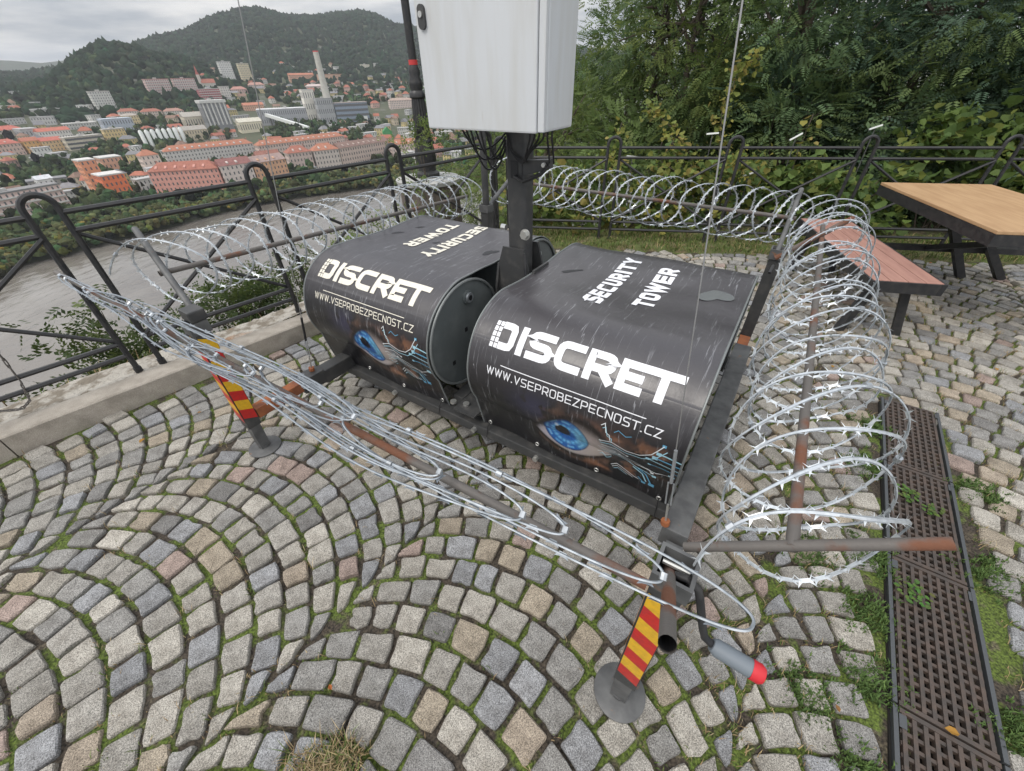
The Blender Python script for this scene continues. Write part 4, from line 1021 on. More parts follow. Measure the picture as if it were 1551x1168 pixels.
DKG = [(0.107, 0.165, 0.083), (0.120, 0.183, 0.085), (0.098, 0.159, 0.104), (0.146, 0.201, 0.078), (0.116, 0.177, 0.122)]
MDG = [(0.116, 0.171, 0.061), (0.132, 0.189, 0.063), (0.104, 0.159, 0.071), (0.159, 0.201, 0.063)]
LTG = [(0.134, 0.189, 0.055), (0.116, 0.165, 0.049), (0.159, 0.195, 0.061)]
TREES = [
 ('slender acacia with thin see through top beside the white cabinet', (2.95, 9.8), 2.3, (1.15, 1.3, 2.6), 1400, .21, MDG, (.42, .42, .30)),
 ('light green acacia leaning over the hairpin fence corner', (.75, 8.3), .3, (1.1, 1.1, 1.3), 1900, .18, LTG, (.3, .3, .22)),
 ('dense acacia with mid green feathery leaves behind the yellow vine', (3.2, 8.7), 2.0, (1.5, 1.5, 2.4), 5000, .2, MDG, (.3, .3, .2)),
 ('dark acacia with bluish feathery leaves standing between two hairpin posts', (4.5, 7.9), 2.2, (1.5, 1.3, 2.5), 5600, .2, DKG, (.3, .3, .2)),
 ('dark broad acacia behind the wooden picnic table', (5.9, 7.1), 2.3, (1.6, 1.3, 2.5), 5600, .2, DKG, (.3, .3, .2)),
 ('shady acacia with drooping branches beyond the picnic table', (7.2, 6.2), 2.3, (1.6, 1.4, 2.5), 5400, .2, DKG, (.3, .3, .2)),
 ('dark acacia at the end of the tree row past the picnic table', (8.6, 5.0), 2.2, (1.6, 1.5, 2.5), 4000, .2, DKG, (.3, .3, .2)),
]
TREES += [
 ('soft mid green acacia filling the slope between the cabinet and the slender acacia', (1.25, 10.6), .05, (1.5, 1.4, 1.5), 3200, .19, MDG, (.32, .32, .22)),
 ('soft green acacia lower on the slope behind the slender acacia', (3.0, 11.2), 1.1, (1.5, 1.4, 1.9), 3800, .2, MDG, (.32, .32, .22)),
 ('pale green acacia deeper on the slope beyond the fence corner', (.2, 11.5), -.7, (1.7, 1.4, 1.5), 2600, .2, LTG, (.32, .32, .22)),
]
for lab, (x, y), cz, rad, n, ln, pal, sg in TREES:
    leafy_tree('acacia_tree', lab, (x, y, -1.6), None, (x, y, cz), rad, n, ln, pal, 42 if n > 1600 else 26, .09, 'acacias on the slope', sg)
BACK = [(5.4, 13.2), (6.9, 12.4), (8.2, 11.2), (10.4, 9.6), (12.4, 7.6), (14, 5.2)]
for x, y in BACK:
    leafy_tree('acacia_tree', 'large acacia in the back row deeper down the wooded slope', (x, y, -4), None, (x, y, 2.4), (2.4, 2.0, 4.2), 2300, .42, DKG, 40, .16, 'acacias in the back row', (.5, .5, .35))
leafy_tree('acacia_tree', 'low bushy acacia growing under the row beside the fence', (4.2, 6.6, -1), None, (4.2, 6.9, .5), (1.0, .8, 1.1), 1100, .26, DKG, 22, .05, None, (.24, .24, .18))
leafy_tree('acacia_tree', 'low bushy acacia under the row behind the bench', (6.1, 5.9, -1), None, (6.1, 6.0, .6), (1.2, .7, 1.1), 1200, .28, DKG, 22, .05, None, (.24, .24, .18))
leafy_tree('acacia_tree', 'low bushy acacia under the yellow vine', (2.5, 7.4, -1), None, (2.5, 7.4, .2), (1.2, .8, 1.0), 1100, .26, MDG, 22, .05, None, (.24, .24, .18))

def broad_leaves(P, Dv, size, cols):
    n = len(P); Dv = Dv / np.linalg.norm(Dv, axis=1, keepdims=True)
    S = np.cross(Dv, np.tile([0, 0, 1.], (n, 1)) + rng.normal(0, .5, (n, 3))); S /= np.linalg.norm(S, axis=1, keepdims=True); Nn = np.cross(S, Dv)
    z = size[:, None]
    pts = [P, P + (Dv * .12 + S * .48 + Nn * .1) * z, P + (Dv * .55 + S * .52 + Nn * .06) * z, P + (Dv * 1.0 - Nn * .1) * z, P + (Dv * .55 - S * .52 + Nn * .06) * z, P + (Dv * .12 - S * .48 + Nn * .1) * z]
    V = np.stack(pts, 1); k = (np.arange(n) * 6)[:, None]
    return V.reshape(-1, 3), np.concatenate([k + np.array([[0, 1, 2, 3]]), k + np.array([[0, 3, 4, 5]])]), np.repeat(cols, 6, 0)
VINE = [(.13, .19, .05), (.1, .155, .04), (.17, .2, .05), (.08, .13, .04)]
YEL = [(.27, .25, .06), (.22, .24, .06), (.19, .23, .06), (.30, .25, .08)]
def vine(lab, c, radii, n, pal, size=.085, group=None, sub=14):
    t = thing('vine_shrub', lab, 'vine', (c[0], c[1], -.1), 0, group)
    P, K, w = clumped(c, radii, n, sub, (.13, .13, .09), .3)
    P[:, 2] = np.maximum(P[:, 2], -.02)
    Dv = rng.normal(0, .6, P.shape) + np.array([-.15, -.6, -.25])
    pc = np.asarray(pal)[rng.integers(0, len(pal), n)] * rng.uniform(.7, 1.25, (n, 1))
    V, Q, C = broad_leaves(P, Dv, rng.uniform(.6, 1.3, n) * size, pc)
    link('leaves', np_mesh('leaves', V - np.array((c[0], c[1], -.1)), Q, None, 'leaf', C), t)
    for k in range(min(8, sub)):
        a = Vector((c[0] + random.uniform(-.2, .2), c[1] + .1, -.1)); b = Vector(K[k])
        MB().tube([a, a.lerp(b, .5) + Vector((0, .05, .1)), b], [.008, .006, .003], 5).build('stem', 'bark', t, off=(c[0], c[1], -.1))
def bo(s, o, z): p = Bp(s, o); return (p[0], p[1], z)
vine('yellow green vine tangled at the fence corner behind the mast', bo(-.9, .75, .35), (.5, .3, .4), 380, VINE[:3] + YEL[2:], .085)
vine('yellowing vine climbing behind the back fence beside the cabinet', bo(-.1, .7, .45), (.55, .3, .42), 640, VINE + VINE[:3] + YEL, .066)
vine('green and yellow vine behind the second hairpin post of the back fence', bo(.75, .75, .42), (.55, .3, .42), 640, VINE + VINE[:3] + YEL, .066)
vine('yellow leaved vine with reddish stems at the foot of the steel rope', bo(1.45, .8, .45), (.5, .3, .42), 640, VINE + YEL, .066)
vine('green vine behind the far end of the wire coil', bo(2.2, .8, .38), (.5, .3, .38), 380, VINE, .09)
vine('green vine under the corner of the picnic table', bo(3.0, .7, .38), (.55, .3, .38), 420, VINE, .09)
vine('bright green vine mound rising behind the picnic table', bo(4.1, 1.0, .7), (.8, .5, .6), 800, VINE, .1, None, 24)
vine('tall bright green vine mound past the picnic table', bo(5.4, 1.2, .85), (.9, .6, .7), 900, VINE, .1, None, 24)
vine('low vine leaves close to the lower rails behind the bench', bo(2.7, .45, .15), (.7, .2, .16), 260, VINE, .08)
vine('low yellow vine leaves close to the lower rails behind the mast', bo(.35, .45, .15), (.9, .2, .16), 320, VINE + YEL, .08)
def shoot(lab, pts, n, pal, size=.06):
    t = thing('vine_shoot', lab, 'vine', pts[0])
    MB().tube(pts, [.008] + [.005] * (len(pts) - 1), 5).build('stem', 'bark', t, off=pts[0])
    Pp = np.array(pts); f = rng.uniform(.25, 1, n) * (len(pts) - 1); i = np.minimum(f.astype(int), len(pts) - 2); P = Pp[i] + (Pp[i + 1] - Pp[i]) * (f - i)[:, None] + rng.normal(0, .06, (n, 3))
    Dv = rng.normal(0, .6, P.shape) + np.array([-.1, -.5, -.3])
    V, Q, C = broad_leaves(P, Dv, rng.uniform(.6, 1.3, n) * size, np.asarray(pal)[rng.integers(0, len(pal), n)] * rng.uniform(.8, 1.2, (n, 1)))
    link('leaves', np_mesh('leaves', V - np.array(pts[0]), Q, None, 'leaf', C), t)
shoot('tall yellow vine shoot beside the steel rope', [(2.75, 5.7, 0), (2.7, 5.75, .7), (2.62, 5.8, 1.2), (2.72, 5.85, 1.62), (2.95, 5.85, 1.7)], 150, YEL)
shoot('arching yellow vine shoot with reddish stem beside the taller yellow shoot', [(2.6, 5.75, 0), (2.35, 5.8, .75), (2.05, 5.85, 1.05), (1.72, 5.9, 1.28)], 120, YEL)
shoot('short yellow green vine shoot above the first back hairpin post', [(1.4, 5.6, .2), (1.32, 5.7, .8), (1.4, 5.7, 1.12)], 60, VINE[:3] + YEL)
shoot('thin yellow vine shoot standing alone before the dark acacias', [(3.55, 5.45, .1), (3.5, 5.45, .8), (3.52, 5.45, 1.18)], 26, YEL)
shoot('yellow green vine shoot leaning on the second hairpin post', [(2.05, 5.5, .1), (2.1, 5.5, .7), (1.95, 5.5, 1.0)], 50, YEL)
# white slats on thin stakes among the vines
for k, (x, y, z, rz, tl) in enumerate(((2.46, 5.55, 1.0, .05, .05), (3.35, 5.35, .97, .9, .5), (1.5, 5.4, .8, -.1, -.1), (2.85, 5.2, .62, .35, .3), (4.35, 5.5, 1.03, .5, .3))):
    t = thing('plant_marker', ['white plant marker slat on a tall stake beside the dark acacia', 'white slat marker tilted steeply on its stake beside a hairpin post', 'small white marker slat low among yellow vine leaves', 'white marker slat leaning above the end of the wire coil', 'long white marker slat pointing up near the picnic table'][k], 'marker', (x, y, 0))
    a, b = Vector((-.07 * math.cos(tl), 0, z - .07 * math.sin(tl))), Vector((.07 * math.cos(tl), 0, z + .07 * math.sin(tl)))
    MB().tube([a, b], .012, 4, rot=.5).build('slat', 'white_slat', t)
    MB().tube([(.06, .03, -.2), (.0, .0, z)], .006, 5).build('stake', 'grey_steel', t)

# shrubs on the steep slope past the left fence
def slope_shrub(lab, c, radii, n, pal, ln):
    t = thing('slope_shrub', lab, 'shrub', (c[0], c[1], c[2] - radii[2] - .4))
    o = (c[0], c[1], c[2] - radii[2] - .4)
    P, K, w = clumped(c, radii, n, 16, (.12, .12, .09), .25)
    V, Q, C = fronds(P, rng.normal(0, .7, P.shape) + np.array([0, 0, .3]), rng.uniform(.7, 1.2, n) * ln, np.asarray(pal)[rng.integers(0, len(pal), n)] * rng.uniform(.7, 1.3, (n, 1)), pairs=3, wid=.5)
    link('crown', np_mesh('crown', V - np.array(o), Q, None, 'leaf', C), t)
    for k in range(12):
        b = Vector(K[k]); a = Vector(o)
        MB().tube([a, a.lerp(b, .55) + Vector((random.uniform(-.06, .06), random.uniform(-.06, .06), .08)), b], [.014, .009, .003], 5).build('branch', 'bark', t, off=o)
BUSH = [(.07, .1, .03), (.09, .12, .035), (.055, .085, .03)]
c = Fp(-.05, .75); slope_shrub('rounded green shrub below the nearest hairpin post', (c[0], c[1], -.05), (.38, .3, .36), 620, BUSH, .1)
c = Fp(-.55, 1.0); slope_shrub('low olive shrub on the slope near the rusty chain', (c[0], c[1], -.55), (.45, .3, .24), 460, BUSH, .1)
c = Fp(.75, .8); slope_shrub('leafy shrub on the slope behind the crossed braces', (c[0], c[1], -.02), (.45, .3, .38), 560, BUSH, .1)
c = Fp(1.45, .9); slope_shrub('thin twiggy shrub on the slope behind the left drum', (c[0], c[1], .0), (.5, .35, .42), 380, BUSH, .085)
c = Fp(2.3, 1.1); slope_shrub('twiggy yellow green shrub near the lamp pedestal', (c[0], c[1], .05), (.5, .4, .5), 260, LTG, .085)
c = Fp(3.1, 1.0); slope_shrub('loose green shrub on the slope beyond the corner of the fences', (c[0], c[1], -.1), (.55, .4, .5), 240, LTG, .08)
c = Fp(3.9, 1.9); slope_shrub('tall loose shrub at the wooded corner beside the mast', (c[0], c[1], .4), (.6, .6, .7), 320, LTG, .1)
c = Fp(.3, 1.9); slope_shrub('dark shrub farther down the slope under the shrubs by the fence', (c[0], c[1], -1.1), (.7, .5, .5), 320, BUSH, .1)

# ------------------------------------------------------------------ the security tower (local frame: a along the front, b to the back, z up)
TO = np.array([-.5235, .981]); TH = math.atan2(-.559, .829)
ca, sa = math.cos(TH), math.sin(TH)
def TW(a, b, z): return (TO[0] + a * ca - b * sa, TO[1] + a * sa + b * ca, z)
tower = thing('security_tower', 'black steel surveillance tower base with jacks, mast and white cabinet', 'tower', TW(-.09, 1.18, 0), TH)
off = (-.09, 1.18, 0)
def part(mb, nm, m, parent=None, **k): return mb.build(nm, m, parent or tower, off=off, **k)

part(MB().box(-1.06, .962, .612, .68, .125, .182, .006), 'front_beam', 'black_steel')
part(MB().box(-1.06, .962, 1.80, 1.88, .175, .252, .006), 'rear_beam', 'black_steel')
part(MB().box(-1.068, -.985, .44, 1.94, .172, .258, .006), 'side_beam', 'black_steel')
part(MB().box(.966, 1.058, .46, 1.94, .195, .292, .006), 'side_beam', 'grey_steel')
for a0 in (-.215, -.005): part(MB().box(a0, a0 + .07, .684, 1.798, .18, .25, .005), 'cross_beam', 'black_steel')
part(MB().box(-.143, -.007, .60, .80, .236, .246), 'base_plate', 'black_steel')
for p in ((-.1, .655, .247), (-.165, .63, .253), (-.6, .604, .153), (-.02, .604, .153), (.35, .604, .153)):
    part(MB().cyl(p, .017, .012, 12) if p[1] > .61 else MB().tube([(p[0], p[1] + .012, p[2]), (p[0], p[1] - .012, p[2])], .014, 6), 'bolt', 'bolt_zinc')
def jack(a, b, sgn, ztop, crank):
    """square sleeve on an inner leg with a round foot; arm tube joins it to the frame"""
    j = part(MB().tube([(a, b, .175), (a, b, ztop)], .046, 4, rot=math.pi / 4, cap=False), 'jack_sleeve', 'black_steel')
    h = .032
    m = MB()
    for k in range(4):                                            # lip of the open tube
        x0, x1, y0, y1 = ((-.04, .04, -.04, -h), (-.04, .04, h, .04), (-.04, -h, -h, h), (h, .04, -h, h))[k]
        m.box(a + x0, a + x1, b + y0, b + y1, ztop - .05, ztop + .004)
    part(m, 'sleeve_lip', 'grey_steel', j)
    part(MB().box(a - .03, a + .03, b - .03, b + .03, ztop - .10, ztop - .095), 'inner_floor', 'hole_black', j)
    part(MB().tube([(a, b, .01), (a, b, .20)], .036, 4, rot=math.pi / 4), 'inner_leg', 'grey_steel', j)
    part(MB().lathe((a, b, 0), [(.082, .0), (.082, .007), (.076, .010), (.03, .016), (.03, .03)], 32), 'foot_plate', 'grey_steel', j, smooth=True)
    part(MB().tube([(a - .028, b + .012, ztop - .02), (a + .028, b + .016, ztop - .024)], .006, 8), 'lock_pin', 'bolt_zinc', j)
    if sgn < 0:                                                   # striped tape on two faces
        for face in (('f', 'l') if a > 0 else ('f', 'r')):
            n = 8; z0, z1 = .25, .72
            for k in range(n):
                za = z0 + (z1 - z0) * k / n; zb = z0 + (z1 - z0) * (k + 1) / n; sl = .03
                w0, w1 = -.0300, .0300; e = .0348
                if face == 'f': vs = [(a + w0, b - e, za), (a + w1, b - e, za - sl), (a + w1, b - e, zb - sl), (a + w0, b - e, zb)]
                elif face == 'l': vs = [(a - e, b + w1, za), (a - e, b + w0, za - sl), (a - e, b + w0, zb - sl), (a - e, b + w1, zb)]
                else: vs = [(a + e, b + w0, za), (a + e, b + w1, za - sl), (a + e, b + w1, zb - sl), (a + e, b + w0, zb)]
                part(MB().add(vs, [(0, 1, 2, 3)]), 'reflective_stripe', 'reflect_yellow' if k % 2 else 'reflect_red', j)
    y0, y1 = (b + .037, .44) if sgn < 0 else (1.94, b - .037)
    part(MB().box(a - .03, a + .03, y0, y1, .2, .26, .004), 'arm_tube', 'rust_orange' if a < 0 or sgn > 0 else 'grey_steel', j)
    if sgn < 0 and a < 0:
        part(MB().box(a - .043, a + .043, .30, .445, .186, .272, .005), 'arm_sleeve', 'black_steel', j)
        part(MB().tube([(a + .045, .36, .23), (a + .06, .36, .23)], .013, 6), 'arm_bolt', 'bolt_zinc', j)
    return j
JF = .803
jr = jack(1.025, 0, -1, JF, True)
jl = jack(-1.025, 0, -1, JF - .02, False)
jack(1.005, 2.16, 1, .80, False)
jack(-1.02, 2.15, 1, .80, False)
# cap box on the left jack
part(MB().box(-1.075, -.985, -.02, .05, JF - .015, JF + .035, .008), 'cap_box', 'black_steel', jl)
# crank with grip
part(MB().tube([(1.03, .0, .775), (1.05, -.005, .79), (1.075, -.005, .775), (1.085, -.006, .75), (1.118, -.01, .65), (1.128, -.01, .625), (1.15, -.01, .612)], .0085, 10), 'crank_rod', 'black_iron', jr, smooth=True)
part(MB().tube([(1.146, -.01, .613), (1.156, -.01, .61), (1.225, -.01, .606)], [.014, .019, .0195], 14), 'crank_grip', 'grip_grey', jr, smooth=True)
part(MB().tube([(1.2255, -.01, .606), (1.243, -.01, .6055), (1.25, -.01, .605)], [.0205, .0205, .016], 14), 'grip_end', 'grip_red', jr, smooth=True)
# fence arms carrying the wire coils
def pipe(p0, p1, r, m='rusty_pipe', nm='coil_arm'):
    q = part(MB().tube([p0, p1], r, 14, cap=False), nm, m, smooth=True)
    d = (Vector(p1) - Vector(p0)).normalized()
    part(MB().tube([Vector(p1) - d * .004, Vector(p0) + d * .002], r * .82, 12, cap=False), 'pipe_bore', 'hole_black', q)
    return q
pipe((1.03, .09, .752), (1.372, .145, 1.0), .0108)
pipe((1.015, .035, .735), (1.034, -.235, .985), .0125)
pipe((1.0, 2.12, .76), (1.27, 2.2, .995), .014)
pipe((1.0, 2.13, .76), (1.0, 2.5, 1.045), .013, 'grey_steel')
pipe((-1.03, .03, .74), (-1.60, .13, 1.055), .0145, 'grey_steel')
pipe((-1.02, 2.15, .80), (-1.02, 2.15, 1.43), .026, 'black_steel')
pipe((-1.02, 2.17, .78), (-1.0, 2.62, 1.0), .0165, 'grey_steel')
pipe((1.196, .11, .872), (1.17, 2.43, .885), .0118, 'rusty_pipe', 'coil_rail')
pipe((.985, -.105, .868), (-1.66, -.205, .945), .0102, 'rusty_pipe', 'coil_rail')
pipe((-1.38, .068, .9), (-1.29, 2.25, .815), .0125, 'rusty_pipe', 'coil_rail')
pipe((-1.02, 2.6, .885), (1.03, 2.46, .895), .012, 'rusty_pipe', 'coil_rail')
part(MB().tube([(1.005, 2.08, .73), (1.005, 1.98, .76), (1.0, 1.93, .74)], .008, 8), 'rear_handle', 'black_iron')
# mast
mast = part(MB().prism([(-.09 + .05 * math.copysign(abs(math.cos(t_)) ** .5, math.cos(t_)), 1.18 + .05 * math.copysign(abs(math.sin(t_)) ** .5, math.sin(t_))) for t_ in np.linspace(0, 6.2832, 29)[:-1]], 2, .25, 8.2), 'mast', 'black_steel', smooth=True)
for b0 in (1.108, 1.244):
    part(MB().prism([(-.185, .245), (.02, .245), (.02, .74), (-.03, .93), (-.15, .93), (-.185, .82)], 1, b0, b0 + .012), 'mast_bracket', 'black_steel', mast)
for a0 in (-.187, .021):
    part(MB().prism([(1.08, .245), (1.28, .245), (1.28, .72), (1.25, .84), (1.11, .84), (1.08, .72)], 0, a0, a0 + .012), 'side_gusset', 'black_steel', mast)
part(MB().tube([(-.03, 1.13, 1.0), (-.03, 1.105, 1.0)], .019, 6), 'pivot_bolt', 'bolt_zinc', mast)
part(MB().tube([(-.03, 1.127, 1.0), (-.03, 1.122, 1.0)], .026, 16), 'washer', 'bolt_zinc', mast)
part(MB().tube([(-.135, 1.12, 1.02), (-.16, 1.12, 1.02)], .014, 8), 'pivot_bolt', 'bolt_zinc', mast)
part(MB().tube([(-.02, 1.1, .92), (.03, 1.05, .62)], .007, 6), 'stay_rod', 'black_iron', mast)
part(MB().box(-.108, -.07, 1.1275, 1.1295, 1.235, 1.305), 'cable_port', 'hole_black', mast)
part(MB().prism([(-.04, 1.25), (.085, 1.285), (.085, 1.32), (-.04, 1.31)], 1, 1.122, 1.16), 'cable_arm', 'black_steel', mast)
part(MB().tube([(-.085, 1.12, 1.245), (-.02, 1.09, 1.235), (.06, 1.1, 1.268), (.088, 1.12, 1.3)], .008, 8), 'cable_loop', 'cable_black', mast, smooth=True)
part(MB().tube([(.07, 1.115, 1.302), (.07, 1.10, 1.302)], .009, 6), 'arm_bolt', 'bolt_zinc', mast)
# cabinet
cab = part(MB().box(-.352, .178, .925, 1.128, 1.437, 2.25, .008), 'cabinet', 'cabinet_white', mast)
part(MB().box(-.353, .150, .902, .9235, 1.434, 2.25, .006), 'cabinet_door', 'cabinet_white', cab)
part(MB().box(.1525, .1775, .908, .9245, 1.438, 2.25, .003), 'door_strip', 'cabinet_white', cab)
part(MB().box(-.34, .165, .93, 1.12, 1.4345, 1.4365), 'cabinet_underside', 'grip_grey', cab)
hd = part(MB().prism([(-.318 + .016 * math.cos(t_), 1.765 + (.018 if math.sin(t_) > 0 else -.018) + .016 * math.sin(t_)) for t_ in np.linspace(0, 6.2832, 25)[:-1]], 1, .893, .9022), 'lock_plate', 'black_steel', cab)
part(MB().tube([(-.318, .8935, 1.772), (-.318, .888, 1.772)], .009, 12), 'lock_core', 'bolt_zinc', cab)
# cables hanging under the cabinet
for k in range(6):
    A_, B_ = Vector((-.295 + .026 * k, 1.03, 1.436)), Vector((-.135, 1.135, 1.405 - .012 * k)); sg = .075 + .016 * ((k * 2) % 5)
    cur = [A_.lerp(B_, t_) + Vector((0, 0, -4 * sg * t_ * (1 - t_) * (1.25 - .5 * t_))) for t_ in np.linspace(0, 1, 22)]
    part(MB().tube(cur, .0040, 7), 'cable', 'cable_black', mast, smooth=True)
for k in range(6):
    a0 = .03 + .02 * k
    sp = [Vector((a0, 1.06, 1.437)), Vector((a0, 1.06, 1.40)), Vector((a0 - .03 - .012 * k, 1.08, 1.34 + .004 * k)), Vector((-.03, 1.10, 1.315 - .004 * k)), Vector((-.1, 1.118, 1.345)), Vector((-.125, 1.124, 1.42))]
    if k > 3: sp = [Vector((a0, 1.06, 1.437)), Vector((a0, 1.06, 1.40)), Vector((a0 - .01, 1.09, 1.36)), Vector((a0 - .02, 1.12, 1.31))]
    cur = []
    for i in range(len(sp) - 1):
        p0, p1, p2, p3 = sp[max(i - 1, 0)], sp[i], sp[i + 1], sp[min(i + 2, len(sp) - 1)]
        for t_ in np.linspace(0, 1, 6)[:-1]:
            cur.append(.5 * ((2 * p1) + (p2 - p0) * t_ + (2 * p0 - 5 * p1 + 4 * p2 - p3) * t_ ** 2 + (3 * p1 - p0 - 3 * p2 + p3) * t_ ** 3))
    cur.append(sp[-1]); part(MB().tube(cur, .0038, 7), 'cable', 'cable_black', mast, smooth=True)
# guy ropes with turnbuckles
for an in ((.972, .47, .297), (-1.03, .40, .275)):
    A_, B_ = Vector(an), Vector((-.09, 1.18, 8.0)); d = (B_ - A_).normalized()
    rp = part(MB().tube([A_ + d * .34, B_], .0019, 6), 'guy_rope', 'steel_rope')
    part(MB().tube([A_, A_ + d * .02], .016, 8), 'anchor_eye', 'rust_orange', rp)
    part(MB().tube([A_ + d * .02, A_ + d * .1], .004, 6), 'hook', 'bolt_zinc', rp)
    for sd in (-1, 1):
        n_ = d.cross(Vector((0, 1, 0))).normalized() * .009 * sd
        part(MB().tube([A_ + d * .1 + n_, A_ + d * .2 + n_], .0028, 5), 'turnbuckle_bar', 'galvanised', rp)
    part(MB().tube([A_ + d * .2, A_ + d * .34], .006, 6), 'rope_clamp', 'cable_black' if an[0] < 0 else 'galvanised', rp)

# ------------------------------------------------------------------ ballast drums
def revolve(prof, b0, z0, n=48):
    vs = []; fs = []
    for a, r in prof:
        for k in range(n): vs.append((a, b0 + r * math.cos(2 * math.pi * k / n), z0 + r * math.sin(2 * math.pi * k / n)))
    for i in range(len(prof) - 1):
        for k in range(n): fs.append((i * n + k, i * n + (k + 1) % n, (i + 1) * n + (k + 1) % n, (i + 1) * n + k))
    fs.append(tuple(range(n))[::-1]); fs.append(tuple((len(prof) - 1) * n + k for k in range(n)))
    return MB().add(vs, fs)
C1, C2, CZ = .855, 1.54, .543
for a0, b0, lab in ((-1.085, C1, 'grey steel drum under the front half of the torn tarpaulin, lid and bung showing'), (.035, C1, 'grey steel drum hidden under the front half of the glossy tarpaulin'),
                    (-1.085, C2, 'grey steel drum behind the mast under the back half of the torn tarpaulin'), (.035, C2, 'grey steel drum under the back half of the glossy tarpaulin')):
    a1 = a0 + .875; w = TW((a0 + a1) / 2, b0, .258)
    t = thing('ballast_drum', lab, 'drum', w, TH); o_ = ((a0 + a1) / 2, b0, .258)
    revolve([(a0 + .012, .262), (a0 + .012, .272), (a0 + .02, .278), (a0 + .28, .278), (a0 + .29, .284), (a0 + .30, .278), (a0 + .57, .278), (a0 + .58, .284), (a0 + .59, .278), (a1 - .02, .278), (a1 - .012, .272), (a1 - .012, .262)], b0, CZ).build('shell', 'drum_steel', t, off=o_, smooth=True)
    for e, q in ((a0, 1), (a1, -1)):
        n = 48; mb = MB(); pth = [(e + q * .006, b0 + .2775 * math.cos(x), CZ + .2775 * math.sin(x)) for x in np.linspace(0, 6.2832, n + 1)[:-1]]
        mb.tube(pth, .0075, 8, closed=True).build('chime_rim', 'drum_rim', t, off=o_, smooth=True)
    bz = (b0 + .03, CZ + .19)
    lid = a1 - .012
    MB().tube([(lid, *bz), (lid + .012, *bz)], [.036, .034], 20).build('bung_seat', 'drum_steel', t, off=o_, smooth=True)
    MB().tube([(lid + .0125, *bz), (lid + .022, *bz)], [.026, .024], 16).build('bung', 'galvanised', t, off=o_, smooth=True)
    MB().tube([(lid + .0222, *bz), (lid + .0228, *bz)], .014, 12).build('bung_socket', 'hole_black', t, off=o_)
    for db, dz in ((-.0, .02), (-.12, -.12)): MB().box(lid + .0004, lid + .001, b0 + db - .012, b0 + db + .01, CZ + dz - .012, CZ + dz + .012).build('stain', 'hole_black', t, off=o_)

# ------------------------------------------------------------------ printed tarpaulins over the drum pairs
def tarp_profile():
    r = .29
    pts = [(.655, .19)]
    for a in np.radians(np.linspace(212, 90, 60)): pts.append((C1 + r * math.cos(a), CZ + r * math.sin(a)))
    for t_ in np.linspace(0, 1, 24)[1:]: pts.append((C1 + t_ * (C2 - C1), CZ + r - .014 * math.sin(math.pi * t_)))
    for a in np.radians(np.linspace(90, -32, 60)[1:]): pts.append((C2 + r * math.cos(a), CZ + r * math.sin(a)))
    pts.append((C2 + .2, .19))
    P = np.array(pts); s_ = np.r_[0, np.cumsum(np.hypot(*np.diff(P, axis=0).T))]
    return s_, P
TS, TP = tarp_profile(); TL = TS[-1]
def tarp_surface(A, S, seed, lift=0.0, amp=1.0):
    A = np.asarray(A, float); S = np.asarray(S, float)
    b = np.interp(S, TS, TP[:, 0]); z = np.interp(S, TS, TP[:, 1])
    e = .012; db = np.interp(S + e, TS, TP[:, 0]) - np.interp(S - e, TS, TP[:, 0]); dz = np.interp(S + e, TS, TP[:, 1]) - np.interp(S - e, TS, TP[:, 1])
    L = np.hypot(db, dz) + 1e-9; nb, nz = -dz / L, db / L
    flat = np.exp(-((S - 1.1) / .33) ** 2)
    w = .0035 * smooth_noise(A * 1.3 + seed, S * 1.3, seed, 3, .9) + .0016 * smooth_noise(A + seed * 3, S * .4, seed + 1, 3, 2.3)
    w = w + flat * (.006 * smooth_noise(A * 1.0, S * 1.0, seed + 5, 3, 1.0))
    w = w + .0042 * (np.abs(smooth_noise(A * .8 + S * .5, S * .7 - A * .3, seed + 9, 2, 1.5)) - .4) * np.clip((S - .25) / .3, .25, 1)
    front = np.exp(-(S / .16) ** 2)
    w = w + front * .008 * np.sin(A * 11 + seed)
    w = w * amp + .0045 + lift
    return A, b + nb * w, z + nz * w
